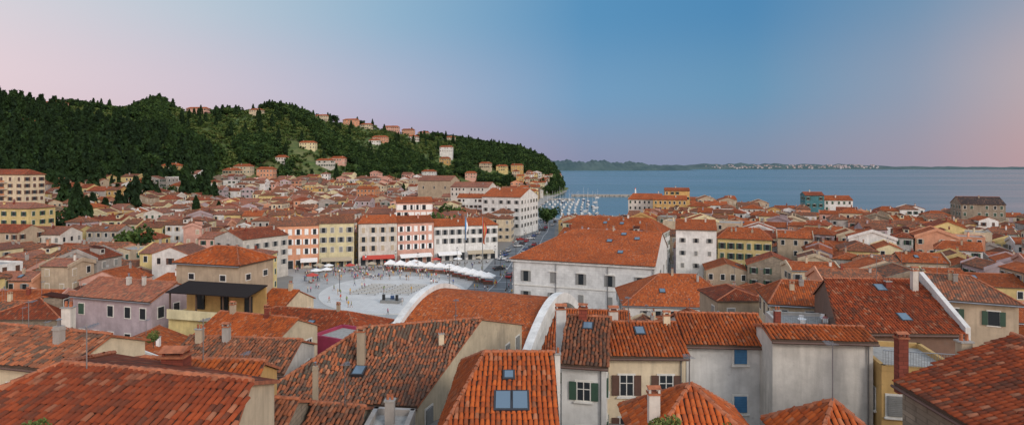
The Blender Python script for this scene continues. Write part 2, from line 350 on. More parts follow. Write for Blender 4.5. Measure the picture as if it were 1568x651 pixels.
def house(name,quad,z0,ze,rise,hl=0.,hr=0.,wall='cream',roof='r_new',ov=.35,tiles=None,win='auto',chim=1,sh=None,hero=False,sky=(),flat=False,reg=True,ant=None,fire=0,dorm=False):
    q=[np.array(p,float) for p in quad]; FL,FR,BR,BL=q
    if reg: EXC.append([tuple(p) for p in q])
    cen=sum(q)/4; dist=float(np.hypot(*cen))
    if tiles is None: tiles=dist<78
    det=dist<75
    mb=MB(); wm='w_'+wall; c3=lambda p,z: V3(p[0],p[1],z)
    shc=sh or random.choice(['sh_green','sh_brown','sh_grey','sh_beige','sh_green'])
    kind0=random.choice([0,1,1,2]) if sh is None else 1
    for i in range(4):
        A=q[i];B=q[(i+1)%4]; mb.face([c3(A,z0),c3(B,z0),c3(B,ze),c3(A,ze)],wm,'walls')
        t=B-A;L=float(np.linalg.norm(t)); t=t/L; n=np.array([t[1],-t[0]]); mid=(A+B)/2
        if win is None or (n@(-mid))/max(1,np.hypot(*mid))<-.25: continue
        if win=='auto':
            H=ze-z0; ns=max(1,int(H/3.0)); nc=max(1,int(L/2.5)); w=.95;h=1.45
            zs=[ze-H/ns*(k+1)+H/ns*.32 for k in range(min(ns,2 if dist>330 else 4))]; skip=.13
        else:
            nc,ncs,zs,w,h=win[:5]; skip=0
            if i%2==1: nc=ncs
            if i==2: continue
        for c in range(nc):
            s=L*(c+.5)/nc + (random.uniform(-.25,.25) if skip else 0)
            for z in zs:
                if random.random()<skip: continue
                kd=kind0
                if random.random()<.2: kd=random.choice([0,2]) if skip else (2 if kd==1 else 0)
                p=A+t*s
                window(mb,c3(p,z),V3(t[0],t[1],0),V3(n[0],n[1],0),w,h,kd,shc,det)
    if flat:
        mb.face([c3(p,ze-.3) for p in q],'concrete','roof')
        for i in range(4):
            A=q[i];B=q[(i+1)%4];t=B-A; t3=c3(t,0); n=V3(t[1],-t[0],0)/np.linalg.norm(t)
            mb.box(c3(A,ze-.35)-n*.25,n*.27,t3,V3(0,0,.4),wm,'parapet')
        if chim: chimney_at(mb,(cen[0],cen[1],ze-.3),ze+1.0,.5,wm,style=1)
        return mb.emit(name,hero or bool(mb.t))
    L=(FL+BL)/2;R=(FR+BR)/2;ld=(R-L);ln=np.linalg.norm(ld);ld=ld/ln
    hd=(np.linalg.norm(FL-BL)+np.linalg.norm(FR-BR))/4; zr=ze+rise
    osd=.18
    fl=(FL-BL)/np.linalg.norm(FL-BL);frr=(FR-BR)/np.linalg.norm(FR-BR)
    lo=osd if hl<.05 else ov; ro=osd if hr<.05 else ov
    eFL=FL+fl*ov-ld*lo;eBL=BL-fl*ov-ld*lo;eFR=FR+frr*ov+ld*ro;eBR=BR-frr*ov+ld*ro
    zz=ze-rise*ov/hd+.17; RL=L+ld*hl if hl>=.05 else L-ld*osd; RR=R-ld*hr if hr>=.05 else R+ld*osd
    zr2=zr+.17
    if hl<.05: mb.face([c3(BL,ze),c3(FL,ze),c3(L,zr)],wm,'walls')
    if hr<.05: mb.face([c3(FR,ze),c3(BR,ze),c3(R,zr)],wm,'walls')
    same=np.linalg.norm(RR-RL)<.3
    P=[c3(eFL,zz),c3(eFR,zz),c3(RR,zr2),c3(RL,zr2)]
    fe=roof_plane(mb,P[:3] if same else P,roof,tiles)
    Pb=[c3(eBR,zz),c3(eBL,zz),c3(RL,zr2),c3(RR,zr2)]
    roof_plane(mb,Pb[:3] if same else Pb,roof,False)
    rd=[] if same else [(c3(RL,zr2),c3(RR,zr2))]
    if hl>=.05: roof_plane(mb,[c3(eBL,zz),c3(eFL,zz),c3(RL,zr2)],roof,tiles); rd+=[(c3(eFL,zz),c3(RL,zr2)),(c3(eBL,zz),c3(RL,zr2))]
    if hr>=.05: roof_plane(mb,[c3(eFR,zz),c3(eBR,zz),c3(RR,zr2)],roof,tiles); rd+=[(c3(eFR,zz),c3(RR,zr2)),(c3(eBR,zz),c3(RR,zr2))]
    for a,b2 in rd:
        if tiles:
            Ld=np.linalg.norm(b2-a);k=max(1,int(Ld/.42))
            for j in range(k):
                pa=a+(b2-a)*(j/k);pb=a+(b2-a)*((j+1.12)/k); up=V3(0,0,.05+random.uniform(-.012,.012))
                mb.cyl(pa+up,pb+up-V3(0,0,.02),.135,.105,'cap','ridge_tiles',6)
        else: mb.cyl(a,b2,.11,.11,'cap','ridge_tiles',5)
    if det or dist<160:
        a=c3(eFL,zz-.2);b2=c3(eFR,zz-.2); o3=c3(fl*.1,0); mb.cyl(a+o3,b2+o3,.075,.075,'sh_brown' if dist<75 else 'metal','gutter',5)
        if det:
            p=c3(FR+(FL-FR)/np.linalg.norm(FL-FR)*.35+fl*.1,0); mb.cyl(p+V3(0,0,z0),p+V3(0,0,zz-.2),.05,.05,'metal','gutter',5)
    def onroof(s,v):
        e=P[0]*(1-s)+P[1]*s; r=P[3]*(1-s)+P[2]*s; return e*(1-v)+r*v
    for sd_,A_,B_,T_ in ((1,eFR,eBR,R),(2,eFL,eBL,L)):
        if fire&sd_ and (hr if sd_==1 else hl)<.05:
            off=c3(ld*(.05 if sd_==1 else -.27),0)
            for E in (A_,B_):
                a=c3(E,zz-.5)-c3(ld,0)*(osd if sd_==1 else -osd); b2=c3(T_,zr2-.5); mb.box(a+off,c3(ld*.22,0),b2-a,V3(0,0,.85),wm,'fire_wall')
    if dorm:
        p=onroof(random.uniform(.3,.7),.45); e,v,n=fe; f=-np.array([v[0],v[1],0]); f/=np.linalg.norm(f); ee=np.array([e[0],e[1],0]);ee/=np.linalg.norm(ee)
        o=p+f*.6-ee*.8-V3(0,0,.4); mb.box(o,ee*1.6,-f*2.6,V3(0,0,1.7),wm,'dormer'); window(mb,o+ee*.8+V3(0,0,.6),ee,f,.9,.8,0,shc,False)
        mb.box(o-ee*.15+f*.2+V3(0,0,1.65),ee*1.9,-f*3+V3(0,0,.5),V3(0,0,.12),roof,'dormer')
    for k in range(chim):
        s=random.uniform(.12,.88);v=random.uniform(.55,1.0);p=onroof(s,v)
        chimney_at(mb,(p[0],p[1],p[2]-.5),p[2]+random.uniform(.6,1.3),random.uniform(.38,.62),random.choice([wm,'w_offwhite','w_brick','w_grey','w_beige']),math.atan2(ld[1],ld[0]),style=random.choice([0,0,1,1,2]))
    if ant or (ant is None and dist<200 and random.random()<.65):
        p=onroof(random.uniform(.1,.9),.95); antenna(mb,p-V3(0,0,.1),random.uniform(1.6,3.2))
    e,v,n=fe
    for (s,vv,w,h) in sky:
        p=onroof(s,vv)
        mb.box(p-e*(w/2+.1)-v*.1-n*.05,e*(w+.2),v*(h+.2),n*.22,'dark','skylight'); mb.box(p-e*w/2+n*.1,e*w,v*h,n*.1,'skyglass','skylight')
    return mb.emit(name,hero or tiles)
def S(u1,D1,u2,D2,d):
    a=W(u1,D1);b=W(u2,D2);t=(b-a)/np.linalg.norm(b-a);n=np.array([-t[1],t[0]]);return [a,b,b+n*d,a+n*d]
H=house
# --- around the square
a,b2,c_,d_=S(785,151,1003,139,34)
H('town_hall',[a,b2,c_,d_],-.5,11.7,6,12,0,'block','r_new',ov=.7,win=(5,4,[6.0,.9],1.3,2.6),chim=1,sh='sh_grey',hero=True,sky=((.55,.62,1.2,1.3),(.72,.3,1.2,1.3),(.78,.72,1.2,1.3),(.62,.85,1.2,1.2)),ant=True)
mb=MB(); t=(b2-a)/np.linalg.norm(b2-a); n=np.array([t[1],-t[0]]); T=V3(*t,0);N=V3(*n,0)
mb.box(V3(*a,10.9)-T*.3-N*.05,N*.5,T*36.3,V3(0,0,.5),'w_white','cornice'); mb.box(V3(*a,4.9)-T*.1-N*.05,N*.22,T*35.9,V3(0,0,.3),'trim','cornice')
for k in (.3,11.5,24.5,35.3): mb.cyl(V3(*a,0)+T*k+N*.2,V3(*a,11)+T*k+N*.2,.09,.09,'metal','downpipe',6)
for k in range(5):
    c0=V3(*a,8.75)+T*(35.7*(k+.5)/5); mb.box(c0-T*1.1-N*.03,N*.35,T*2.2,V3(0,0,.2),'trim','lintel')
e=mb.emit('stone_cornice',True)
H('white_townhouse',S(1035,168,1097,165,14),0,17.2,2.2,0,0,'white','r_new',win=(3,3,[13.6,10,6.5],.8,1.2),chim=2,hero=True)
H('yellow_apartment_building',S(1099,174,1182,169,12),0,14,2.6,3,3,'yellow','r_new',win=(6,4,[11,8,5,2],1,1.7),sh='sh_green',hero=True,chim=3)
H('courthouse',S(872,212,1012,198,16),0,12.6,4.2,0,5,'white','r_new',chim=4,hero=True,sky=((.4,.5,1.2,1.2),(.6,.5,1.2,1.2)))
H('hip_roof_house',S(955,114,1130,112,16),1,8.3,4.6,8,6,'white','r_new',chim=2,hero=True,sky=((.3,.4,1,1),))
H('salmon_townhouse',S(412,200,488,205,12),0,14.8,2.2,0,0,'salmon','r_old',win=(6,3,[11.6,8.2,4.9],1.1,1.9),sh='canvas',hero=True,chim=3)
H('pale_yellow_townhouse',S(488.6,205,542,208,12),0,15.3,2.4,0,0,'paleyel','r_old',win=(4,3,[12,8.6,5.2],1.1,1.8),sh='sh_grey',hero=True,chim=2)
H('cream_townhouse',S(549,209,608,213,12),0,14.8,2.4,2,0,'offwhite','r_new',win=(4,3,[11.5,8.2,5],1.2,1.9),sh='sh_beige',hero=True,chim=2)
H('pink_townhouse',S(608.6,213,664,218,12),0,14.6,2.0,0,0,'pink','r_new',win=(5,3,[11.5,8.2,5],1.1,1.9),sh='canvas',hero=True,chim=2)
H('white_cafe_building',S(664.8,219,762,226,12),0,12.8,2.2,0,3,'white','r_new',win=(9,3,[9.6,6.3],1.1,1.9),sh='sh_grey',hero=True,chim=3)
H('rooftop_loft_building',S(607,238,662,241,12),0,20.5,1.8,0,0,'pink','r_new',win=(6,4,[17.6,14.6],1.9,2.0),sh='canvas',hero=True,chim=1)
H('white_palace',S(738,308,797,300,27),0,19.5,4,0,0,'white','r_new',win=(5,6,[16,12,8,4],1.2,1.8),sh='sh_grey',hero=True,chim=3)
H('corner_house',S(372,176,441,190,14),0,13.2,2.2,0,0,'offwhite','r_red',win=(5,3,[10,7,4],1,1.6),hero=True,chim=2)
H('stone_church',S(640,432,690,425,18),0,25,3.4,0,0,'beige','r_pink',win=(3,2,[19],1,2),hero=True,chim=0)
H('long_white_house',S(690,382,748,374,16),0,22,3,0,0,'offwhite','r_pink',chim=2)
H('orange_roof_house',S(700,345,738,342,10),0,17,2,0,0,'white','r_new')
H('salmon_house',S(546,440,574,438,10),0,18.5,2,0,0,'orangew','r_new')
# --- left edge
H('balcony_apartment_block',S(-70,276,36,268,10),5,31.5,2.2,3,3,'cream','r_red',win=(8,3,[28.6,25.6,22.6,19.6],1.3,1.7),sh='sh_brown',hero=True,chim=2)
mb=MB(); a=W(-70,276);b2=W(36,268);t=(b2-a)/np.linalg.norm(b2-a);n=np.array([t[1],-t[0]])
for z in (21.8,24.8,27.8): 
    mb.box(V3(*a,z)-V3(*n,0)*.05,V3(*n,0)*1.4,V3(*t,0)*31,V3(0,0,.15),'trim','slab')
    for k in range(6): mb.box(V3(*a,z+.15)+V3(*n,0)*1.25+V3(*t,0)*(k*5.2+.3),V3(*n,0)*.08,V3(*t,0)*4.4,V3(0,0,.85),'w_orangew','balcony')
mb.emit('balcony_railing',True)
H('ochre_house',S(-90,206,44,201,10),2,20.8,1.6,3,3,'yellow','r_pink',win=(9,3,[18.2,15.2,12.2],1,1.5),sh='sh_green',hero=True,chim=3)
H('beige_left_house',S(-80,186,28,183,9),2,14.6,1.9,0,0,'beige','r_red',hero=True,chim=2)
H('terrace_row_house',S(30,191,92,190,9),2,13.2,2.0,0,0,'offwhite','r_pink',hero=True,chim=2)
H('hip_roof_tower_house',S(270,88,366,85,7.5),2,20.8,1.9,3.6,3.6,'beige','r_new',win=(2,2,[18.4],.9,.8),hero=True,tiles=True,chim=0)
H('loggia_house',S(258,76,380,73,4.2),4,16.0,0,0,0,'yellow','r_dark',flat=True,chim=0,hero=True,win=None)
mb=MB(); A=V3(*W(256,75.5),0);B=V3(*W(381,72.5),0);T=(B-A)/np.linalg.norm(B-A);N=V3(-T[1],T[0],0);w=float(np.linalg.norm(B-A))
mb.box(A+V3(0,0,18.9)-N*.3,T*w,N*3.9+V3(0,0,.75),V3(0,0,.12),'r_dark','roof')
mb.box(A+V3(0,0,15.5)+N*3.2,T*w,N*.2,V3(0,0,4),'w_ochre','wall')
for k in (.15,.45,.75): mb.box(A+T*w*k+N*3.0+V3(0,0,16.2),T*1.1,N*.3,V3(0,0,2.1),'glass','door')
for k in (0,.33,.66,.985): mb.box(A+T*w*k+N*.3+V3(0,0,15.9),T*.15,N*.15,V3(0,0,3.1),'wood','post')
mb.box(A-N*.1+V3(0,0,15.6),T*w,N*.14,V3(0,0,1.2),'w_paleyel','parapet')
mb.emit('roof_loggia',True)
H('lilac_house',S(112,84,232,80,8),2,16.7,1.7,0,0,'lilac','r_pink',tiles=True,hero=True,chim=2)
H('low_tile_roof_house',S(330,90,432,87,8),2,13.9,1.9,3,0,'cream','r_new',tiles=True,hero=True,chim=1,sky=((.6,.3,.9,.9),))
H('wide_roof_house',S(350,79,548,74,9),3,13.4,1.9,4,4,'beige','r_red',tiles=True,hero=True,chim=1,sky=((.6,.35,.8,.9),))
H('magenta_wall_house',S(478,68,548,65,5),4,15.6,0,0,0,'magenta','r_red',flat=True,chim=0,win=None,hero=True)
H('cream_gable_house',S(300,62,420,59,7),6,17.3,1.5,0,0,'cream','r_new',hero=True,chim=2)
# --- foreground left
H('big_red_roof_house',[(-23,19),(-9,17.3),(-11,27.2),(-21,31)],12,25.0,1.75,3.6,0,'cream','r_red',hero=True,chim=0,win=None)
H('yellow_gable_house',[(-22.5,28.6),(-12.8,28),(-13.6,34),(-23,35)],13,23.3,1.3,3,0,'ochre','r_new',hero=True,chim=0,win=None)
H('cream_wall_house',[(-38,38),(-26.6,35.2),(-25.6,41),(-36,44)],11,22.9,1.1,0,0,'cream','r_old',hero=True,chim=1)
H('lichen_roof_house',[(-17.5,41),(-6.4,39.8),(1.0,60),(-13,51)],9,18.9,3.1,3.5,0,'cream','r_lich',hero=True,chim=1,sky=((.45,.3,.7,.9),))
H('skylight_roof_house',[(-3.3,27.2),(2.1,27.2),(2.3,39),(-3.0,39)],12,22.0,2.4,1.6,0,'offwhite','r_new',hero=True,chim=0,win=None,sky=((.47,.36,.72,1.15),(.635,.36,.72,1.15),(.45,.68,.45,.5)))
H('old_tile_lean_to_house',[(-15.5,29.5),(-11.6,29.0),(-11.6,34),(-15,34.5)],13,21.4,1.0,0,0,'stone','r_old',hero=True,chim=1,win=None)
H('stone_outbuilding',[(-11.2,31.5),(-8.4,31),(-8.4,35),(-11.2,35.4)],13,20.6,.8,0,0,'stone','r_old',hero=True,chim=0,win=None)
H('small_flat_roof_house',[(-8.0,31.5),(-5.6,31.2),(-5.6,34),(-8.0,34.3)],13,21.0,0,0,0,'grey','r_old',hero=True,chim=1,win=None,flat=True)
H('old_roof_cottage',[(-27,46),(-17.5,45),(-17.5,52),(-27,53)],9,19.3,1.3,0,0,'offwhite','r_old',hero=True,chim=2)
# --- centre row
H('white_shuttered_house',S(860,40,928,39.4,10),11,21.7,1.8,0,0,'white','r_old',sh='sh_green',win=(1,3,[19.3,16.3],.95,1.2),hero=True,chim=1,sky=((.5,.7,.6,.7),))
H('cream_shuttered_house',S(929,41.6,1050,41.5,7),11,21.7,1.25,0,0,'cream','r_new',sh='sh_brown',win=(2,2,[18.9,15.9],1.0,1.4),hero=True,chim=1,sky=((.5,.6,.6,.8),))
H('blue_shutter_house',S(1051,43,1182,42.6,7),11,22.1,1.2,0,0,'white','r_new',sh='sh_blue',win=None,hero=True,chim=0)
mb=MB()
for (u,y) in ((1133,556),(1133,630)): 
    p=W(u,42.8); window(mb,(p[0],p[1]-.05,HZ(y,42.8)),V3(1,0,0),V3(0,-1,0),.9,1.15,2,'sh_blue',True)
mb.emit('blue_window_shutter',True)
H('blank_wall_house',S(1183,40,1337,39.4,3.4),11,23.3,.35,0,0,'offwhite','r_new',hero=True,chim=0,win=None)
H('large_orange_roof_house',[(2.6,54.5),(11.2,53.5),(12.8,69),(7.3,70)],8,17.2,2.6,0,0,'white','r_new',hero=True,chim=1,tiles=True,sky=((.7,.55,.8,.9),(.55,.4,.6,.5)))
H('pyramid_roof_house',[(5.8,25.2),(10.8,24.9),(11.1,30.2),(6.0,30.5)],13,22.6,2.0,2.5,2.5,'cream','r_new',hero=True,chim=0,win=None)
H('small_hip_roof_house',[(12.4,24.0),(15.9,23.8),(16.0,28),(12.5,28.2)],13,22.9,1.6,1.75,1.75,'offwhite','r_new',hero=True,chim=0,win=None)
H('brown_wall_house',[(29.3,52.5),(39.8,52),(42.3,67.5),(35,68)],7,20.3,3.1,0,0,'brown','r_red',hero=True,chim=1,win=None,sky=((.55,.75,.8,1),(.6,.2,.8,1)))
mb=MB(); a=V3(39.9,52,20.0);b2=V3(41.2,59.8,23.5); mb.box(a+V3(0,-.3,-4),V3(.45,0,0),b2-a,V3(0,0,4.9),'w_white','wall'); mb.emit('white_fire_wall',True)
H('right_stone_house',[(18.6,28.0),(18.4,15),(31,15),(31,30)],13,24.7,1.8,0,0,'stone','r_red',hero=True,chim=0,win=None)
H('yellow_terrace_house',S(1350,38.5,1475,37.5,6),11,22.0,0,0,0,'ochre','r_red',flat=True,chim=0,hero=True,win=(3,2,[18.8],.9,1.3))
H('beige_tile_roof_house',S(1428,63,1560,60,9),7,21.0,1.8,0,3,'beige','r_old',hero=True,chim=2)
H('terrace_house',S(1195,57,1290,56,6),8,19.6,0,0,0,'offwhite','r_red',flat=True,chim=0,hero=True)
H('old_roof_house',S(1180,70,1300,68,8),6,18.8,2.0,2,0,'cream','r_new',hero=True,chim=2)
def railing(p0,p1,z,h=1.0):
    p0=V3(*p0,z);p1=V3(*p1,z);L=np.linalg.norm(p1-p0);mb=MB();mb.cyl(p0+V3(0,0,h),p1+V3(0,0,h),.03,.03,'metal',n=4);mb.cyl(p0+V3(0,0,.1),p1+V3(0,0,.1),.02,.02,'metal',n=4)
    for i in range(int(L/.16)+1):
        q=p0+(p1-p0)*min(1,i*.16/L); mb.cyl(q,q+V3(0,0,h),.014,.014,'metal',n=3,cap=False)
    mb.emit('iron_railing')
railing(W(1352,38.4),W(1474,37.4),22.05); railing(W(1197,56.9),W(1289,55.9),19.65)
# --- right far
H('teal_house',S(1233,300,1262,298,10),0,20.5,1.5,0,0,'teal','r_red',hero=True)
H('white_seaside_house',S(1262.5,302,1306,300,10),0,18.0,2,0,0,'white','r_new',hero=True)
H('stone_ruin_house',S(1472,262,1540,257,12),0,18.5,3,0,0,'stone','r_dark',hero=True)
H('seafront_house',S(962,338,1012,332,12),0,16.5,3,2,0,'offwhite','r_new',hero=True)
H('ochre_tower_house',S(1018,346,1056,343,10),0,21,1.5,0,0,'ochre','r_new',hero=True)
H('ochre_long_house',S(1000,325,1052,321,9),0,17,2,0,0,'ochre','r_new',hero=True)
H('white_garden_house',S(1432,166,1505,160,9),0,12,1.8,2,0,'white','r_new',hero=True)
# --- curved hall
q=S(597,94,797,86,31); A,B,Cc,Dd=[V3(*p,0) for p in q]; EXC.append([tuple(p) for p in q])
mb=MB(); n=18; bk=Dd-A
def arc(P,t,off=0): 
    th=math.pi*(.13+.74*t); z=6.6+(math.sin(th)-math.sin(math.pi*.13))*9.6
    return P+bk*t+V3(0,0,z+off)
for i in range(n):
    t0,t1=i/n,(i+1)/n; L_=31/n
    mb.face([arc(A,t0),arc(B,t0),arc(B,t1),arc(A,t1)],'r_new','roof',[(0,L_*i),(22.5,L_*i),(22.5,L_*(i+1)),(0,L_*(i+1))])
T=(B-A)/np.linalg.norm(B-A)
for P,sg in ((A,-1),(B,1)):
    mb.face([arc(P,i/n) for i in range(n+1)]+[P+bk,P] if sg<0 else ([arc(P,i/n) for i in range(n+1)]+[P+bk,P])[::-1],'w_white','walls')
    for i in range(n):
        a0=arc(P,i/n);a1=arc(P,(i+1)/n)
        mb.box(a0-T*(1.3 if sg<0 else 0)-V3(0,0,.8),T*1.3,a1-a0,V3(0,0,1.7),'w_white','arched_parapet')
mb.face([A,B,arc(B,0),arc(A,0)],'w_white','walls'); mb.face([B+bk,A+bk,arc(A,1),arc(B,1)],'w_white','walls')
mb.emit('vaulted_market_hall',True)
mb=MB(); a=V3(*W(722,66),0); 
for i in range(5):
    mb.cbox((a[0]+i*.9,a[1]+i*1.9,6),.5,2.2,9.6-i*.3,'w_white','wall',rot=-.35); mb.cbox((a[0]+i*.9,a[1]+i*1.9-.9,6),.7,.7,10.2-i*.3,'w_white','post',rot=-.35)
mb.emit('white_terrace_wall',True)
def chim(u,D,zt,zb,s,mat,st=0,name='chimney'):
    x,y=W(u,D); mb=MB(); chimney_at(mb,(x,y,zb),zt,s,mat,style=st,part='stack'); mb.emit(name,True)
chim(270,29.3,25.6,22.5,1.05,'w_brick'); chim(859,49,23.2,18,.8,'w_white'); chim(851,34,24.2,16,.5,'w_white',1); chim(1001,27,24.6,22,.5,'w_offwhite')
chim(939,47.5,23.4,20,.7,'w_offwhite'); chim(553,44,22.7,18.5,.55,'w_beige'); chim(483,37,22.5,18,.3,'w_beige',2); chim(1380,36.5,24.4,21,.6,'w_brick'); chim(1476,29.6,26.2,24,.55,'w_beige',1); chim(105,70,18.3,14,1.1,'w_offwhite',1)
chim(396,38,21.4,17,.5,'w_stone'); chim(1190,52,22.3,18,.5,'w_brick',1); chim(1400,58,24.8,20,.55,'w_offwhite')
# ------------------------------------------------------------ filler town
SQ=[(-47,124),(-14,120),(-2,150),(1,152),(12,184),(14,210),(-4,230),(-52,214),(-86,200),(-70,188)]
ROAD=[(-14,158),(1,152.5),(12,185),(15,216),(24,330),(32,400),(4,400),(14,326),(5,299),(-6,232)]
EXC.append(SQ); EXC.append(ROAD); EXC.append([(-47,124),(-14,120),(-14,110),(-45,108)]); EXC.append([(-14,122),(36,118),(36,139),(0,151)])
CAPS=[(440,600,45,200,492),(600,800,45,200,508),(790,880,60,152,535),(800,1012,45,152,486),(1012,1190,50,152,437),(848,962,150,420,330),(380,780,206,330,318),(0,440,40,80,505),(0,440,80,130,440),(1190,1700,45,95,432),(-100,1700,10,46,590),(1190,1700,95,160,385),(-100,380,130,200,372),(962,1700,160,420,298)]
walls=['cream','cream','offwhite','white','white','beige','beige','yellow','yellow','ochre','pink','salmon','grey','stone','lilac','paleyel','paleyel']
AABB=[(min(p[0] for p in e),max(p[0] for p in e),min(p[1] for p in e),max(p[1] for p in e)) for e in EXC]
def blocked(q):
    pts=[np.array(q[0])*(1-a)*(1-b)+np.array(q[1])*a*(1-b)+np.array(q[2])*a*b+np.array(q[3])*(1-a)*b for a in (0,.5,1) for b in (0,.5,1)]
    px=np.array([p[0] for p in pts]);py=np.array([p[1] for p in pts])
    for e,bb in zip(EXC,AABB):
        if px.max()<bb[0] or px.min()>bb[1] or py.max()<bb[2] or py.min()>bb[3]: continue
        if inpoly(px,py,e).any(): return True
        c=np.mean(np.array([list(k) for k in e]),0)
        if inpoly(np.array([c[0]]+[k[0] for k in e]),np.array([c[1]]+[k[1] for k in e]),[tuple(k) for k in q]).any(): return True
    if inpoly(px,py,SEA).any() or segdist(px,py,SEA).min()<5: return True
    return False
cnt=0
def fill(cond,rot,x0,x1,y0,y1,sp,roofs):
    global cnt
    r=np.array([math.cos(rot),math.sin(rot)]);n=np.array([-r[1],r[0]]); c0=np.array([(x0+x1)/2,(y0+y1)/2]); R_=max(x1-x0,y1-y0)*.75
    v=-R_
    while v<R_:
        dep=random.uniform(7,10); s=-R_+random.uniform(0,8); hrow=random.uniform(-.8,.8); ph=random.uniform(0,6)
        while s<R_:
            w=random.uniform(5.5,12.5)
            c=c0+r*(s+w/2)+n*(v+2.2*math.sin(s*.025+ph*.3)); s+=w+(random.uniform(1.5,4) if random.random()<.22 else .05)
            if not (x0<c[0]<x1 and y0<c[1]<y1) or not cond(c[0],c[1]): continue
            u=784+900*c[0]/c[1]; dist=float(np.hypot(*c))
            if u<-60 or u>1640 or dist<31: continue
            g=g1(c[0],c[1])
            if c[1]>150 and g>17: continue
            if random.random()<.03: continue
            jr=rot+random.gauss(0,.08)+.12*math.sin(c[0]*.02+c[1]*.013); rr=np.array([math.cos(jr),math.sin(jr)]);nn=np.array([-rr[1],rr[0]])
            dd=dep+random.uniform(-1.5,1.5); off=random.uniform(-1,1)
            q=[c-rr*w/2+nn*(off-dd/2),c+rr*w/2+nn*(off-dd/2),c+rr*w/2+nn*(off+dd/2),c-rr*w/2+nn*(off+dd/2)]
            if blocked(q): continue
            hh=np.interp(dist,[40,75,120,200],[6,8,10,10.8])+hrow+random.uniform(-2.8,3.6); rise=dd/2*random.uniform(.30,.46)
            if random.random()<.4: q=q[1:]+q[:1]; rise=w/2*random.uniform(.32,.42)
            top=g+hh+rise; hw=w*450/c[1]
            for (ua,ub,da,db,yy) in CAPS:
                if u+hw>ua and u-hw<ub and da<=c[1]<=db: top=min(top,HZ(yy,c[1])-random.uniform(0,1.2))
            hh=top-g-rise
            if hh<3.0: continue
            typ=random.random()
            rf=random.choice(roofs); wl=random.choice(walls)
            nm={'stone':'stone_house'}.get(wl,random.choice(['stucco_house','terraced_house','townhouse']))
            hl=hr=0
            if typ>.78: hl=hr=min(rise*2,w*.3)
            house(nm,q,min(g-3,g-1),g+hh,rise,hl,hr,wl,rf,chim=random.choice([0,1,1,2]) if dist<300 else random.choice([0,1]),reg=False,flat=typ<.08,ov=.3,
                  sky=((random.uniform(.2,.8),random.uniform(.3,.6),.8,1.0),) if random.random()<.18 and dist<260 else (),fire=random.choice([0,0,0,1,2,3]),dorm=random.random()<.10 and dist<320)
            cnt+=1
        v+=dep+random.uniform(1.6,3.2)
RL=['r_old','r_pink','r_pink','r_old','r_new','r_red','r_pink','r_lich']; RR_=['r_new','r_new','r_new','r_old','r_red','r_old','r_new','r_lich']
fill(lambda x,y: x<4 and y<132,.10,-160,4,20,132,0,['r_old','r_new','r_red','r_pink','r_old','r_lich'])
fill(lambda x,y: x<4 and 132<=y,-.08,-560,4,132,600,0,RL)
fill(lambda x,y: x>=4 and y<150,-.12,4,160,20,150,0,RR_)
fill(lambda x,y: x>=4 and 150<=y,-.34,4,430,150,455,0,RR_)
fill(lambda x,y: x>=4 and 455<=y,-.1,4,100,455,900,0,RR_)
print('filler houses',cnt)
# ------------------------------------------------------------ villas on the hill
def hit(u,y):
    Ds=np.arange(200,1000,2.); x=(u-784)/900*Ds; s=256+(CZ-gz(x,Ds))*900/Ds
    k=np.where((s<=y)&(Ds>np.interp(u,UT,BT)))[0]
    return float(Ds[k[0]]) if len(k) else float(np.interp(u,UT,RT))-6
VIL=[]
for (u,y,w,h,wl) in [(28,205,14,10,'beige'),(75,167,26,6,'pink'),(190,172,16,6,'salmon'),(300,174,24,7,'pink'),(390,178,14,7,'cream'),(470,230,16,7,'paleyel'),(495,257,16,7,'offwhite'),(517,254,14,7,'pink'),
    (580,218,18,6,'salmon'),(572,222,12,5,'white'),(632,216,12,6,'offwhite'),(683,243,16,14,'white'),(680,252,12,7,'ochre'),(490,186,16,7,'cream'),(535,192,20,7,'salmon'),(560,198,14,6,'cream'),(598,202,22,7,'pink'),(625,207,18,7,'salmon'),(648,210,16,6,'cream'),(690,217,14,6,'cream'),
    (258,273,13,9,'ochre'),(742,262,14,9,'cream'),(768,266,14,9,'yellow'),(792,268,16,12,'ochre'),(815,276,14,9,'salmon'),(430,252,10,6,'offwhite'),(655,276,14,9,'white'),(370,268,14,7,'cream'),(405,274,14,8,'salmon'),(350,276,12,8,'beige'),(720,278,12,9,'pink')]:
    D=hit(u,y); x,yy=W(u,D); g=g1(x,yy); VIL.append((x,yy,w))
    rr=random.uniform(-.3,.1); r=np.array([math.cos(rr),math.sin(rr)]);n=np.array([-r[1],r[0]]);c=np.array([x,yy])
    house('villa',[c-r*w/2,c+r*w/2,c+r*w/2+n*9,c-r*w/2+n*9],g-6,g+h,1.8,2,2,wl,'r_new',chim=1,reg=True)
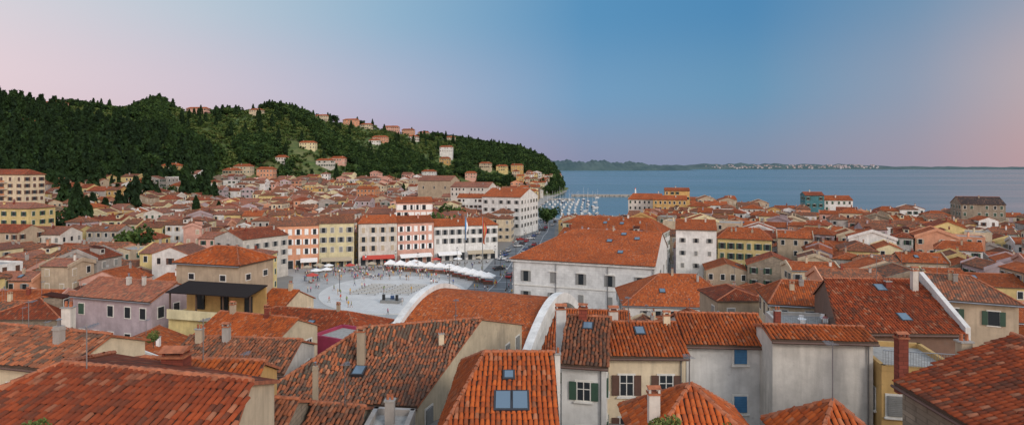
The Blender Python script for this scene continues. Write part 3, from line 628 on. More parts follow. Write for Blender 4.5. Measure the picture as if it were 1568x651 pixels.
# ------------------------------------------------------------ trees
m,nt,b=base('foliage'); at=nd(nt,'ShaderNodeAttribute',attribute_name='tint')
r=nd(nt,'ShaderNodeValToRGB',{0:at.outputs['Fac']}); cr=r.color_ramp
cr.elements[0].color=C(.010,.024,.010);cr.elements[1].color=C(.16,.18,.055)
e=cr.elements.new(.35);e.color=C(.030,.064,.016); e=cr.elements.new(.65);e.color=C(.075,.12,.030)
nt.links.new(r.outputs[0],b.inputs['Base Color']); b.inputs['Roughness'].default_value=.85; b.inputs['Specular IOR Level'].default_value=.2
simple('bark',(.08,.055,.035),.9)
def crown(kind,nq):
    if kind=='cyp':
        z=rng.uniform(.04,1,nq); rad=.115*np.sin(np.clip(z*1.02,0,1)**.6*math.pi)**.7*(1+.15*rng.normal(size=nq))+.01; th=rng.uniform(0,6.283,nq)
        c=np.stack([rad*np.cos(th),rad*np.sin(th),z],1); s=np.full(nq,.06*(170/nq)**.35); tn=rng.normal(0,.05,nq)
    else:
        L=9; lc=rng.normal(0,1,(L,3)); lc/=np.linalg.norm(lc,axis=1)[:,None]; lc*=rng.uniform(.15,.34,(L,1)); lc[:,2]=lc[:,2]*.75+.62
        if kind=='pine': lc[:,2]=(lc[:,2]-.62)*.5+.75
        lr=rng.uniform(.13,.24,L); lt=rng.normal(0,.09,L); k=rng.integers(0,L,nq)
        d=rng.normal(0,1,(nq,3)); d/=np.linalg.norm(d,axis=1)[:,None]
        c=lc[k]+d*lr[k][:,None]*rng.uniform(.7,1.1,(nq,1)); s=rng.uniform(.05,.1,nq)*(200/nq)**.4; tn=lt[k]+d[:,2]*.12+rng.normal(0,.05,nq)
    a=rng.normal(0,1,(nq,3)); a/=np.linalg.norm(a,axis=1)[:,None]; b_=np.cross(a,rng.normal(0,1,(nq,3))); b_/=np.linalg.norm(b_,axis=1)[:,None]
    if kind=='cyp': a[:,2]=np.abs(a[:,2])+.8
    a*=s[:,None];b_*=s[:,None]*.8
    V=np.stack([c-a-b_*.6,c+a*.2-b_,c+a+b_*.5,c-a*.3+b_],1)
    tv=[];n5=5
    tr=.018
    segs=[((0,0,0),(0,0,.5 if kind!='cyp' else .3),tr*1.3,tr)]+([((0,0,.3),(.18,.05,.6),tr*.7,tr*.4),((0,0,.33),(-.15,.1,.62),tr*.7,tr*.4)] if kind!='cyp' else [])
    for p0,p1,r0,r1 in segs:
        for i in range(n5):
            t0=6.283*i/n5;t1=6.283*(i+1)/n5
            tv.append([(p0[0]+r0*math.cos(t0),p0[1]+r0*math.sin(t0),p0[2]),(p0[0]+r0*math.cos(t1),p0[1]+r0*math.sin(t1),p0[2]),(p1[0]+r1*math.cos(t1),p1[1]+r1*math.sin(t1),p1[2]),(p1[0]+r1*math.cos(t0),p1[1]+r1*math.sin(t0),p1[2])])
    tv=np.array(tv)
    return np.concatenate([V,tv]),np.concatenate([tn,np.full(len(tv),-9.)])
PR={'big':[crown('b',210) for _ in range(6)],'pine':[crown('pine',190) for _ in range(4)],'small':[crown('b',95) for _ in range(6)],'cyp':[crown('cyp',170) for _ in range(4)],'hi':[crown('b',900) for _ in range(3)],'cyph':[crown('cyp',700) for _ in range(2)]}
def forest(name,items):
    Vs=[];Ts=[];Mi=[]
    for (k,x,y,z,h,wd,t) in items:
        V,tn=PR[k][rng.integers(len(PR[k]))]; a=rng.uniform(0,6.283); ca,sa=math.cos(a),math.sin(a)
        Q=V.reshape(-1,3); X=(Q[:,0]*ca-Q[:,1]*sa)*h*wd+x; Y=(Q[:,0]*sa+Q[:,1]*ca)*h*wd+y; Z=Q[:,2]*h+z
        Vs.append(np.stack([X,Y,Z],1)); Ts.append(np.repeat(np.clip(t+tn,0,1),4)); Mi.append((tn<-5).astype(int))
    V=np.concatenate(Vs);F=np.arange(len(V)).reshape(-1,4)
    o=bpy.data.objects.new(name,npmesh(name,V,F,['foliage','bark'],np.concatenate(Mi),attr=np.concatenate(Ts))); sc.collection.objects.link(o)
items=[]; N=17000
U_=rng.uniform(-70,872,N); T_=rng.uniform(0,1.04,N)**.8
B_=np.interp(U_,UT,BT);R__=np.interp(U_,UT,RT); D_=B_+(R__-B_)*T_; X_=(U_-784)/900*D_; G_=gz(X_,D_)
cl=np.sin(X_*.021+1.3)*np.sin(D_*.027)+.6*np.sin(X_*.06+D_*.05)
for i in range(N):
    u,t,x,y,g=U_[i],T_[i],X_[i],D_[i],G_[i]
    if g<1.5 or (y<500 and g<14 and rng.random()<.7): continue
    if rng.random()>(y/900)**1.0*1.2: continue
    nearv=any(abs(x-a_)<w_*.75+2 and b_-34<y<b_+11 for a_,b_,w_ in VIL)
    if nearv and any(abs(x-a_)<w_*.75+2 and b_-3<y<b_+11 for a_,b_,w_ in VIL): continue
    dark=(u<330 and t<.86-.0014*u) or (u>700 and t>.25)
    ridge=t>.95
    rnd=rng.random()
    if nearv: 
        if rnd<.4: items.append(('small',x,y,g-.4,rng.uniform(3,4.5),1.2,.5))
    elif dark and u<340:
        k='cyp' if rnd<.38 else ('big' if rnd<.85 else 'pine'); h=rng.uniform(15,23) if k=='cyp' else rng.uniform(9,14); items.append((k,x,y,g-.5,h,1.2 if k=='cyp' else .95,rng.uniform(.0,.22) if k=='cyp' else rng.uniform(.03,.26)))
    elif dark or (ridge and cl[i]>.15):
        k='cyp' if rnd<.12 else ('pine' if rnd<.3 else 'big'); h=rng.uniform(7,11); items.append((k,x,y,g-.5,h*(1 if k!='cyp' else 1.3),1.1,rng.uniform(.06,.36)))
    elif cl[i]>.3:
        k='cyp' if rnd<.25 else 'big'; h=rng.uniform(8,12); items.append((k,x,y,g-.5,h*(1.2 if k=='cyp' else 1),1.1,rng.uniform(.10,.40)))
    else:
        if rng.random()<.22: continue
        items.append(('small',x,y,g-.4,rng.uniform(3,6.5),1.25,rng.uniform(.32,.85)) if rnd>.04 else ('cyp',x,y,g,rng.uniform(10,15),1.1,.1))
print('trees',len(items))
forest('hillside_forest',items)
for (u,D,h,k,t) in [(682,236,17.5,'hi',.55),(118,255,28,'cyph',.1),(132,262,22,'cyph',.12),(300,300,20,'cyph',.12),(335,305,17,'cyph',.1),(838,345,12,'hi',.3),(848,365,11,'hi',.25),(832,372,10,'hi',.3),(1350,140,13,'hi',.3),(1520,205,13,'hi',.4),(210,200,15,'hi',.35),(690,300,16,'hi',.3),(1240,90,12,'hi',.5),(60,232,20,'hi',.2),(85,238,18,'hi',.15),(160,250,16,'hi',.2)]:
    x,y=W(u,D); forest('cypress_tree' if k=='cyph' else 'broadleaf_tree',[(k,x,y,g1(x,y)-.3,h,1.0,t)])
for (u,D,zt,h) in [(52,14.5,28.85,.8),(1022,13,29.5,.8),(1118,12.5,29.5,.7),(235,52,20.5,1.5)]:
    x,y=W(u,D); forest('shrub',[('hi',x,y,zt-h*1.0,h,1.0,.8)])
# ------------------------------------------------------------ square, road, quay
def sheet(name,poly,z,mat):
    mb=MB(); mb.face([(p[0],p[1],z) for p in poly],mat); mb.emit(name)
def pav(name,c1,c2,sc_,mort):
    m,nt,b=base(name); g=nd(nt,'ShaderNodeNewGeometry'); P=g.outputs['Position']
    br=nd(nt,'ShaderNodeTexBrick',{'Vector':P,'Color1':C(*c1),'Color2':C(*c2),'Mortar':C(*mort),'Scale':1,'Mortar Size':.03,'Brick Width':sc_,'Row Height':sc_*.5})
    n=noise(nt,P,.25,6,.65); nt.links.new(mix(nt,mr(nt,n,.35,.7,0,.4),br.outputs[0],C(c2[0]*.6,c2[1]*.6,c2[2]*.6)),b.inputs['Base Color']); b.inputs['Roughness'].default_value=.7
pav('paving',(.46,.455,.44),(.40,.395,.38),1.6,(.25,.25,.24)); pav('oval_paving',(.66,.65,.62),(.58,.57,.55),1.2,(.38,.37,.36)); pav('asphalt',(.17,.175,.18),(.14,.145,.15),2.4,(.08,.08,.09)); simple('line',(.48,.48,.47),.7)
sheet('square_paving',SQ,.02,'paving'); sheet('road',ROAD,.026,'asphalt')
def ell(cx,cy,rx,ry,rot,n=48): return [(cx+rx*math.cos(t)*math.cos(rot)-ry*math.sin(t)*math.sin(rot),cy+rx*math.cos(t)*math.sin(rot)+ry*math.sin(t)*math.cos(rot)) for t in [2*math.pi*i/n for i in range(n)]]
mb=MB(); mb.face([(p[0],p[1],.14) for p in ell(-33,164,20,25,.35)],'oval_paving')
o_=ell(-33,164,20,25,.35);
for i in range(48):
    a=o_[i];b2=o_[(i+1)%48]; mb.face([(a[0],a[1],.02),(b2[0],b2[1],.02),(b2[0],b2[1],.14),(a[0],a[1],.14)],'trim','kerb')
mb.emit('oval_pavement',True)
mb=MB()
XL=lambda y:np.interp(y,[158,232,299,326,400],[-14,-6,5,14,8]);XR=lambda y:np.interp(y,[152,185,216,330,400],[1,12,15,24,32])
for i in range(16):
    y=160+i*10; mb.box((XL(y)+.3,y,.03),(XR(y)-XL(y)-.6,-3,0),(0,.3,0),(0,0,.006),'line')
for k in (.33,.66):
    for i in range(12):
        y=165+i*19; f=lambda y:XL(y)*(1-k)+XR(y)*k
        mb.box((f(y),y,.032),(.25,0,0),(f(y+19)-f(y),18.9,0),(0,0,.007),'line')
mb.emit('road_markings')
mb=MB()
for a,b2 in ((SEA[0],SEA[1]),(SEA[1],SEA[2]),(SEA[2],SEA[3]),(SEA[-1],SEA[0]),(SEA[-2],SEA[-1]),(SEA[-3],SEA[-2])):
    a=V3(*a,-4);b2=V3(*b2,-4);t=b2-a;n=V3(-t[1],t[0],0)/np.linalg.norm(t); mb.box(a-n*7,t,n*9,V3(0,0,4.1),'concrete')
mb.emit('quay')
mb=MB(); mb.box((74,728,-4),(80,-6,0),(0,6,0),(0,0,5.2),'concrete'); mb.box((40,640,-4),(28,0,0),(0,4,0),(0,0,4.8),'concrete')
for i in range(90): mb.cbox((rng.uniform(74,154),rng.uniform(719,727),-2),rng.uniform(1,2.5),rng.uniform(1,2.5),rng.uniform(1,3),'concrete',rot=rng.uniform(0,3))
mb.cyl((152,724,1),(152,724,8),1.1,.8,'canvas',n=10); mb.cyl((152,724,8),(152,724,9.5),.9,.2,'canvas_red',n=10)
mb.emit('breakwater_pier')
# ------------------------------------------------------------ boats
def boat_mesh(L,hm,sail,nm):
    mb=MB(); prof=[(-.5,.36),(-.35,.46),(0,.5),(.25,.4),(.4,.22),(.5,.02)]; Wd=L*.32; fb=L*.13
    top=[(x*L,w*Wd,fb*(1+.25*(x+.5))) for x,w in prof]; bot=[(x*L*.92,w*Wd*.6,-.25) for x,w in prof]
    for s in (1,-1):
        for i in range(5):
            f=[(bot[i][0],s*bot[i][1],bot[i][2]),(bot[i+1][0],s*bot[i+1][1],bot[i+1][2]),(top[i+1][0],s*top[i+1][1],top[i+1][2]),(top[i][0],s*top[i][1],top[i][2])]
            mb.face(f if s<0 else f[::-1],hm)
    mb.face([(top[i][0],top[i][1],top[i][2]-.05) for i in range(6)][::-1]+[(top[i][0],-top[i][1],top[i][2]-.05) for i in range(6)],'sh_beige')
    mb.face([(bot[0][0],bot[0][1],bot[0][2]),(bot[0][0],-bot[0][1],bot[0][2]),(top[0][0],-top[0][1],top[0][2]),(top[0][0],top[0][1],top[0][2])],hm)
    c=(-.02*L,0,fb); mb.cbox(c,L*.36,Wd*.55,L*.07,'hull'); mb.cbox((c[0],0,c[2]+L*.02),L*.33,Wd*.57,L*.03,'glass')
    if sail:
        mb.cyl((L*.08,0,fb),(L*.08,0,fb+L*1.25),.09,.05,'hull',n=5); mb.cyl((L*.08,0,fb+L*.18),(-L*.36,0,fb+L*.17),.14,.1,'hull_b',n=5)
        mb.cyl((L*.08,-L*.1,fb+L*.75),(L*.08,L*.1,fb+L*.75),.03,.03,'hull',n=4); mb.cyl((L*.49,0,fb*1.2),(L*.08,0,fb+L*1.22),.03,.03,'metal',n=3)
    else:
        mb.cbox((-.05*L,0,fb+L*.07),L*.16,Wd*.42,L*.09,'glass'); mb.cbox((-.05*L,0,fb+L*.16),L*.2,Wd*.5,.08,'hull')
    return mb.mesh(nm,list(mb.p))
bm=[boat_mesh(9,'hull',1,'sailboat'),boat_mesh(11,'hull_b',1,'sailboat'),boat_mesh(7,'hull',0,'motorboat'),boat_mesh(8,'hull',1,'sailboat'),boat_mesh(6,'hull_b',0,'motorboat')]
def inst(me,name,x,y,z,r,s=1):
    o=bpy.data.objects.new(name,me); o.location=(x,y,z); o.rotation_euler=(0,0,r); o.scale=(s,s,s); sc.collection.objects.link(o); return o
for i in range(70):
    row=i%7; y=412+row*38+random.uniform(-2,2); xl=np.interp(y,[396,500,700,880],[8,18,46,80])+4+ (i//7)*5.2
    if xl>np.interp(y,[402,425,442,700],[44,62,70,84]): continue
    k=random.choice([0,0,1,2,3,3,4]); inst(bm[k],bm[k].name.split('.')[0],xl,y,-1.5,1.57+random.gauss(0,.06))
for (x,y) in ((74,520),(66,455),(85,600),(100,690),(60,480)): inst(bm[3],'sailboat',x,y,-1.5,random.uniform(0,3))
# ------------------------------------------------------------ cars
def car_mesh(col,nm):
    simple(nm+'_paint',col,.25); P=nm+'_paint'; mb=MB()
    prof=[(-2.1,.35),(-2.12,.75),(-2.0,.95),(-1.25,1.02),(1.0,.95),(1.9,.8),(2.12,.62),(2.1,.32)]
    for i in range(len(prof)):
        a=prof[i];b2=prof[(i+1)%len(prof)]; mb.face([(a[0],-.86,a[1]),(a[0],.86,a[1]),(b2[0],.86,b2[1]),(b2[0],-.86,b2[1])],P)
    for s in (-1,1): mb.face([(p[0],s*.86,p[1]) for p in (prof if s>0 else prof[::-1])],P)
    lo=[(-1.75,.98),(1.0,.95)];hi=[(-1.3,1.45),(.35,1.47)]
    B=[(lo[0][0],-.8,.97),(lo[1][0],-.8,.94),(lo[1][0],.8,.94),(lo[0][0],.8,.97)];Tt=[(hi[0][0],-.62,1.45),(hi[1][0],-.62,1.46),(hi[1][0],.62,1.46),(hi[0][0],.62,1.45)]
    for i in range(4): j=(i+1)%4; mb.face([B[i],B[j],Tt[j],Tt[i]],'glass')
    mb.face(Tt,P); mb.box((-1.25,-.6,1.45),(1.55,0,0),(0,1.2,0),(0,0,.03),P)
    for s in (-1,1): mb.box((-.45,s*.8-.03,.95),(.1,0,0),(-.0,.06,0),(0,-s*.17,.5),P)
    for x in (-1.35,1.35):
        for s in (-1,1): mb.cyl((x,s*.7,.32),(x,s*.88,.32),.32,.32,'black',n=12); mb.cyl((x,s*.88,.32),(x,s*.895,.32),.18,.18,'metal',n=8)
    for s in (-1,1): mb.cbox((2.08,s*.6,.6),.08,.3,.14,'canvas'); mb.cbox((-2.1,s*.62,.72),.06,.25,.14,'canvas_red')
    return mb.mesh(nm,list(mb.p))
cm=[car_mesh((.5,.5,.5),'car_a'),car_mesh((.03,.03,.035),'car_b'),car_mesh((.35,.03,.03),'car_c'),car_mesh((.7,.7,.7),'car_d'),car_mesh((.05,.1,.25),'car_e')]
for i,(u,D) in enumerate([(793,258),(799,266),(806,275),(812,285),(818,296),(824,308),(831,322),(836,336),(801,236),(808,245),(846,352),(850,372),(797,281),(790,205),(806,222),(782,218),(812,252),(818,262),(770,222),(774,232),(778,243),(764,200),(780,186)]):
    x,y=W(u,D); inst(cm[i%5],'parked_car',x,y,.045,1.35 if i%3 else .5)
# ------------------------------------------------------------ street furniture
mb=MB(); mb.cyl((0,0,0),(0,0,.5),.16,.1,'dark',n=8); mb.cyl((0,0,.5),(0,0,4.6),.07,.05,'dark',n=8); mb.cyl((0,0,4.6),(0,0,5.1),.14,.24,'canvas',n=6); mb.cyl((0,0,5.1),(0,0,5.35),.28,.04,'dark',n=6); mb.box((-.5,-.02,4.4),(1,0,0),(0,.04,0),(0,0,.05),'dark'); lamp=mb.mesh('street_lamp',list(mb.p))
for (u,D) in [(688,175),(660,150),(776,168),(766,190),(758,212),(790,230),(803,262),(560,190),(520,165),(606,200),(640,195),(700,208),(815,300)]:
    x,y=W(u,D); inst(lamp,'street_lamp',x,y,.02,0,1.25)
def flagpole(u,D,h,cols):
    x,y=W(u,D); mb=MB(); mb.cyl((x,y,0),(x,y,1.6),.6,.4,'trim','plinth',8); mb.cyl((x,y,1.6),(x,y,h),.2,.08,'sh_grey','pole',8); mb.cyl((x,y,h),(x,y,h+.3),.15,.02,'metal','finial',6)
    if cols:
        n=8
        for ci,c in enumerate(cols):
            w0=ci*.5
            for i in range(n):
                z1=h-.5-i*.95;z0=z1-.95; f=lambda z,w: V3(x+.1+w*(.6+.25*math.sin(z*.9)),y+.35*math.sin(z*1.1+w*2),z-w*.35)
                mb.face([f(z0,w0),f(z0,w0+.5),f(z1,w0+.5),f(z1,w0)],c,'flag')
    mb.emit('flagpole',True)
flagpole(712,192,19.5,['canvas_blue','canvas']); flagpole(739,186,19,['canvas_red','w_ochre','canvas_red'])
def tent(mb,w,d,h,top,col):
    for x in (-w/2,w/2):
        for y in (-d/2,d/2): mb.cyl((x*.97,y*.97,0),(x*.97,y*.97,h),.05,.05,'metal',n=5)
    c=[(-w/2,-d/2,h),(w/2,-d/2,h),(w/2,d/2,h),(-w/2,d/2,h)]; a=(0,0,top)
    for i in range(4):
        j=(i+1)%4; m1=tuple((np.array(c[i])+c[j])/2*.5+np.array([0,0,h*.5+(top-h)*.42])); mb.face([c[i],c[j],m1],col); mb.face([c[j],a,m1],col); mb.face([a,c[i],m1],col)
        mb.face([(c[i][0],c[i][1],h-.35),(c[j][0],c[j][1],h-.35),c[j],c[i]],col)
    mb.cbox((0,-.3,0),w*.8,.8,.9,'w_brown'); mb.cbox((0,-.3,.9),w*.75,.7,.15,'canvas_red')
mb=MB(); tent(mb,3.8,3.4,2.4,3.6,'canvas'); tm=mb.mesh('market_stall',list(mb.p))
for i in range(7): x,y=W(598+i*15,200-i*1.2); inst(tm,'market_stall',x,y,.02,.06-.02*i)
for i in range(5): x,y=W(700+i*12.0,188-i*3.0); inst(tm,'market_stall',x,y,.02,-.25)
def parasol(col,nm,R=1.7):
    mb=MB(); mb.cyl((0,0,0),(0,0,.08),.3,.3,'concrete',n=8); mb.cyl((0,0,.08),(0,0,2.7),.035,.03,'wood',n=6); n=8
    for i in range(n):
        a=2*math.pi*i/n;b2=2*math.pi*(i+1)/n; p=(R*math.cos(a),R*math.sin(a),2.15);q=(R*math.cos(b2),R*math.sin(b2),2.15)
        cc=col if i%2==0 or col!='canvas_blue' else 'canvas'
        mb.face([p,q,(0,0,2.75)],cc); mb.face([(p[0],p[1],2.02),(q[0],q[1],2.02),q,p],cc)
    return mb.mesh(nm,list(mb.p))
pa=[parasol('canvas','cafe_parasol'),parasol('canvas_red','cafe_parasol'),parasol('canvas_blue','beach_umbrella',1.15),parasol('sh_beige','cafe_parasol')]
mb=MB(); mb.cyl((0,0,0),(0,0,.72),.04,.04,'metal',n=6); mb.cyl((0,0,.72),(0,0,.75),.42,.42,'canvas',n=12); mb.cyl((0,0,0),(0,0,.03),.25,.25,'metal',n=8); tbl=mb.mesh('cafe_table',list(mb.p))
def chair_mesh(c,nm):
    mb=MB(); mb.cbox((0,0,.43),.44,.44,.04,c); mb.box((-.22,.2,.47),(.44,0,0),(0,.04,0),(0,0,.42),c)
    for x in (-.2,.2):
        for y in (-.19,.19): mb.cyl((x,y,0),(x,y,.43),.02,.02,'metal',n=4)
    return mb.mesh(nm,list(mb.p))
ch=chair_mesh('wood','chair'); chw=chair_mesh('canvas','chair')
seats=[]
def cafe(x,y,z=.02,c=ch):
    inst(tbl,'cafe_table',x,y,z,0)
    for a in (0.4,3.5): 
        px,py=x+.75*math.sin(a),y+.75*math.cos(a); inst(c,'chair',px,py,z,-a); seats.append((px,py,-a,z))
for i in range(26):
    u=470+i*11.0; D=np.interp(u,[470,545,660,760],[193,200,209,216]); x,y=W(u,D+random.uniform(-2.5,1)); 
    if i%3==0: inst(random.choice([pa[0],pa[3],pa[1]]),'cafe_parasol',x,y,.02,random.random())
    cafe(x+.3,y-.5)
for (u,D,k) in [(484,186,0),(500,188,0),(488,196,3),(478,178,1)]:
    x,y=W(u,D); inst(pa[k],'cafe_parasol',x,y,.02,.3,1.1); cafe(x,y-.8)
for (u,D,z,k) in [(742,78,12.2,2),(659,72,13.0,2)]:
    x,y=W(u,D); mb=MB(); mb.cbox((x,y,4),3.6,3,z-4,'w_offwhite','walls'); mb.cbox((x,y,z),3.9,3.3,.12,'concrete','deck'); mb.emit('roof_terrace',True); inst(pa[2],'beach_umbrella',x-.8,y-.3,z+.12,.2,.9); inst(pa[2],'beach_umbrella',x+.8,y+.5,z+.12,.5,.8)
for (u,D) in ((1228,58),(1262,58.5),(1278,57.5)): x,y=W(u,D); cafe(x,y,19.3,chw)
# awnings
for (u1,D1,u2,D2,c) in [(555,208.7,604,211.6,'canvas_red'),(612,211.8,660,216.5,'canvas'),(670,217.5,705,220.7,'canvas'),(715,221.2,755,224.3,'sh_beige'),(460,202.4,486,204.2,'canvas'),(492,204.2,538,206.6,'sh_beige')]:
    a=V3(*W(u1,D1),3.3);b2=V3(*W(u2,D2),3.3);t=b2-a;n=V3(t[1],-t[0],0)/np.linalg.norm(t); mb=MB(); mb.box(a-V3(0,0,.6)+n*2,t,-n*2.2+V3(0,0,.8),V3(0,0,.06),c); mb.box(a-V3(0,0,.9)+n*2,t,n*.04,V3(0,0,.32),c)
    for k in (.02,.98): mb.cyl(a+t*k+V3(0,0,-.5)+n*1.95,a+t*k-n*.1+V3(0,0,-1.2),.03,.03,'metal',n=4)
    mb.emit('shop_awning')
for (u1,D1,u2,D2,k) in [(414,200.1,487,204.9,6),(490,205,541,207.9,4),(550,209,607,212.9,5),(610,213.1,663,217.9,4),(667,219.1,760,225.8,8)]:
    a=V3(*W(u1,D1),0);b2=V3(*W(u2,D2),0);t=b2-a;L=np.linalg.norm(t);t/=L;n=V3(t[1],-t[0],0);mb=MB()
    for i in range(k):
        p=a+t*L*(i+.5)/k; mb.box(p-t*.95-n*.05,n*.16,t*1.9,V3(0,0,3.0),'trim','frame'); mb.box(p-t*.8-n*.05,n*.2,t*1.6,V3(0,0,2.8),'glass','door')
    mb.emit('shopfront',True)
# benches + stage
mb=MB(); mb.box((-4,-.2,.4),(8,0,0),(0,.4,0),(0,0,.05),'sh_beige')
for x in (-3.7,-1.2,1.2,3.7): mb.box((x,-.15,0),(.08,0,0),(0,.3,0),(0,0,.4),'metal')
bn=mb.mesh('bench',list(mb.p))
for i in range(8):
    for j in range(2): inst(bn,'bench',-41+j*9.2+i*.45,161+i*1.7,.15,-.2)
mb=MB(); x0,y0=W(600,152)
mb.cbox((0,0,0),5,3.4,.7,'sh_grey','platform')
for x in (-1.8,1.8): mb.cbox((x,-1,.7),.6,.6,1.4,'black','speaker')
mb.cbox((0,.4,.7),.9,.5,.9,'hull_b','speaker')
e=mb.emit('concert_stage',True); e.location=(x0,y0,.15); e.rotation_euler=(0,0,-.2)
# ------------------------------------------------------------ people
def person(pose,top,bot,shorts,hair,nm):
    for k,c in ((nm+'_top',top),(nm+'_bot',bot),(nm+'_hair',hair)): simple(k,c,.8)
    w=.18 if pose=='walk' else .0
    if pose=='sit': pel=.50; kn=[(-.11,-.42,.50),(.11,-.42,.50)];an=[(-.11,-.42,.08),(.11,-.44,.08)]; dz=-.45
    else: pel=.95;dz=0; kn=[(-.1,-w,.50),(.1,w*.5,.50)];an=[(-.1,-w*1.3,.08),(.1,w*1.9,.1)]
    v=[(0,0,pel),(0,0,1.2+dz),(0,0,1.40+dz),(0,0,1.5+dz),(0,-.01,1.6+dz),(0,-.01,1.74+dz),
       (-.17,0,1.42+dz),(-.23,.02+w*.6,1.14+dz),(-.24,-.06+w*.7,.92+dz),(-.24,-.08+w*.7,.82+dz),
       (.17,0,1.42+dz),(.23,.02-w*.6,1.14+dz),(.24,-.1-w*.7,.94+dz),(.24,-.14-w*.7,.85+dz),
       (-.09,0,pel-.06 if pose!='sit' else pel),kn[0],an[0],(an[0][0],an[0][1]-.15,.04),
       (.09,0,pel-.06 if pose!='sit' else pel),kn[1],an[1],(an[1][0],an[1][1]-.15,.04)]
    e=[(0,1),(1,2),(2,3),(3,4),(4,5),(2,6),(6,7),(7,8),(8,9),(2,10),(10,11),(11,12),(12,13),(0,14),(14,15),(15,16),(16,17),(0,18),(18,19),(19,20),(20,21)]
    r=[.15,.14,.15,.06,.10,.085,.065,.047,.036,.04,.065,.047,.036,.04,.10,.062,.045,.04,.10,.062,.045,.04]
    me=bpy.data.meshes.new('tmp'); me.from_pydata(v,e,[]); o=bpy.data.objects.new('tmp',me); sc.collection.objects.link(o)
    sk=o.modifiers.new('s','SKIN')
    for i,s in enumerate(me.skin_vertices[0].data): s.radius=(r[i],r[i]*.8); s.use_root=(i==0)
    o.modifiers.new('d','SUBSURF').levels=1
    dg=bpy.context.evaluated_depsgraph_get(); me2=bpy.data.meshes.new_from_object(o.evaluated_get(dg)); me2.name=nm; bpy.data.objects.remove(o)
    me2.materials.clear()
    for k in (nm+'_top',nm+'_bot',nm+'_hair','skin','black'): me2.materials.append(MATS[k])
    for p in me2.polygons:
        x,y,z=p.center; zz=z-dz; p.use_smooth=True
        if zz>1.66 or (zz>1.53 and y>.03): k=2
        elif zz>1.47: k=3
        elif abs(x)>.19 and zz<1.25 and zz>.7 and y>-.3: k=3
        elif zz>.97: k=0
        elif z<.1: k=4
        elif shorts and z<.52 and not (pose=='sit' and z>.42): k=3
        else: k=1
        p.material_index=k
    return me2
cols=[(.6,.6,.6),(.5,.05,.05),(.05,.12,.35),(.03,.03,.03),(.7,.65,.5),(.1,.3,.3),(.6,.35,.05),(.45,.2,.3),(.7,.7,.72),(.15,.25,.1)]
bots=[(.05,.07,.15),(.3,.25,.18),(.03,.03,.03),(.5,.48,.42),(.1,.1,.12)]
pm=[person('walk' if i%2 else 'stand',cols[i],bots[i%5],i%3==0,[(.05,.03,.02),(.25,.15,.06),(.02,.02,.02)][i%3],'walker%d'%i) for i in range(10)]
ps=[person('sit',cols[(i*3+1)%10],bots[i%5],i==0,(.06,.04,.02),'sitter%d'%i) for i in range(4)]
placed=0
while placed<300:
    if placed%5<2: u=random.uniform(470,780);D=random.uniform(135,214)
    elif placed%5<4: u=random.gauss(560,60);D=random.uniform(180,204)
    else: u=random.uniform(765,840);D=random.uniform(160,360)
    x,y=W(u,D)
    A_,B_2=np.array([x]),np.array([y])
    if not (inpoly(A_,B_2,SQ)[0] or inpoly(A_,B_2,ROAD)[0]): continue
    z=.14 if inpoly(A_,B_2,o_)[0] else .03
    k=random.randrange(10); inst(pm[k],'pedestrian',x,y,z,random.uniform(0,6.28),random.uniform(.95,1.08))
    placed+=1
    if random.random()<.4: inst(pm[(k+3)%10],'pedestrian',x+random.uniform(.5,.8),y+random.uniform(-.3,.3),z,random.uniform(0,6.28),random.uniform(.9,1.05)); placed+=1
for (x,y,a,z) in seats[:]:
    if random.random()<.55: inst(random.choice(ps),'seated_person',x,y,z,a,1)
# ------------------------------------------------------------ camera
cd=bpy.data.cameras.new('camera'); cam=bpy.data.objects.new('camera',cd); sc.collection.objects.link(cam); sc.camera=cam
cam.location=(0,0,CZ); cam.rotation_euler=(math.radians(90),0,0); cd.sensor_width=36; cd.lens=36*900/1568; cd.shift_y=-(325.5-256)/1568; cd.clip_end=200000; cd.clip_start=.5
# ------------------------------------------------------------ light and sky
az,el=math.radians(140),math.radians(26)
sv=Vector((math.sin(az)*math.cos(el),math.cos(az)*math.cos(el),math.sin(el)))
ld=bpy.data.lights.new('sun','SUN'); ld.energy=1.7; ld.angle=math.radians(16); ld.color=(1,.91,.82)
lo=bpy.data.objects.new('sun',ld); sc.collection.objects.link(lo); lo.rotation_euler=sv.to_track_quat('Z','Y').to_euler()
w=bpy.data.worlds.new('World'); sc.world=w; w.use_nodes=True; nt=w.node_tree; bg=nt.nodes['Background']
tc=nd(nt,'ShaderNodeTexCoord'); s=nd(nt,'ShaderNodeSeparateXYZ',{0:tc.outputs['Generated']}); x,y,z=s.outputs
fa=mth(nt,'ADD',mth(nt,'DIVIDE',mth(nt,'ARCTAN2',x,y),2*math.pi),.5)
def lin(c): return tuple(((v/255)/12.92 if v/255<=.04045 else ((v/255+.055)/1.055)**2.4) for v in c)
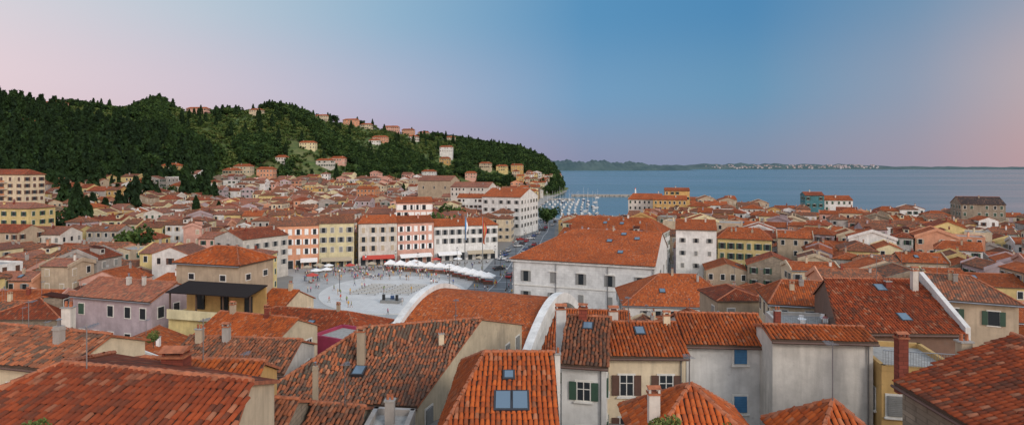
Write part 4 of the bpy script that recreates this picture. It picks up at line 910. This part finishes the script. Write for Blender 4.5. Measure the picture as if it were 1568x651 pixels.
def ramp(cols):
    r=nd(nt,'ShaderNodeValToRGB',{0:fa}); cr=r.color_ramp; pos=[0,.25,.386,.4215,.468,.52,.561,.5955,.614,.75,1.0]
    cr.interpolation='B_SPLINE' if False else 'EASE' if False else 'LINEAR'
    cr.elements[0].position=0;cr.elements[1].position=1
    cr.elements[0].color=C(*lin(cols[0]));cr.elements[1].color=C(*lin(cols[-1]))
    for p,c in list(zip(pos,cols))[1:-1]: e=cr.elements.new(p); e.color=C(*lin(c))
    return r.outputs[0]
h=ramp([(255,205,170),(235,195,195),(214,182,192),(205,174,188),(178,152,178),(130,138,168),(124,138,165),(152,145,162),(180,152,158),(255,190,150),(255,205,170)])
mm=ramp([(250,215,190),(230,205,205),(222,201,207),(204,190,202),(168,174,197),(108,150,186),(98,144,178),(138,150,172),(176,163,170),(240,200,175),(250,215,190)])
tt=ramp([(230,215,205),(210,208,215),(206,206,213),(182,196,208),(140,174,199),(84,141,183),(74,132,176),(108,143,174),(138,153,174),(200,195,195),(230,215,205)])
c=mix(nt,mr(nt,z,0.0,.13,smooth=True),h,mm); c=mix(nt,mr(nt,z,.11,.26,smooth=True),c,tt); c=mix(nt,mr(nt,z,.3,.8),c,C(.38,.46,.57))
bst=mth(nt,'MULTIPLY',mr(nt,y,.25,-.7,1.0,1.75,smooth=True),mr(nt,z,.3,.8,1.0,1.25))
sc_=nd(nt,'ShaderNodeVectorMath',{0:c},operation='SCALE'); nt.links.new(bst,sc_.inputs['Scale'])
sk=nd(nt,'ShaderNodeTexSky'); sk.sky_type='NISHITA'; sk.sun_disc=False; sk.sun_elevation=el; sk.sun_rotation=az
s2=nd(nt,'ShaderNodeVectorMath',{0:sk.outputs[0]},operation='SCALE'); s2.inputs['Scale'].default_value=.006
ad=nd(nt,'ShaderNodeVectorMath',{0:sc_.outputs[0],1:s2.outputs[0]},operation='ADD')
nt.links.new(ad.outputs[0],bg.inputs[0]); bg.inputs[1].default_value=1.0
sc.view_settings.view_transform='Standard'; sc.view_settings.look='None'; sc.view_settings.exposure=0
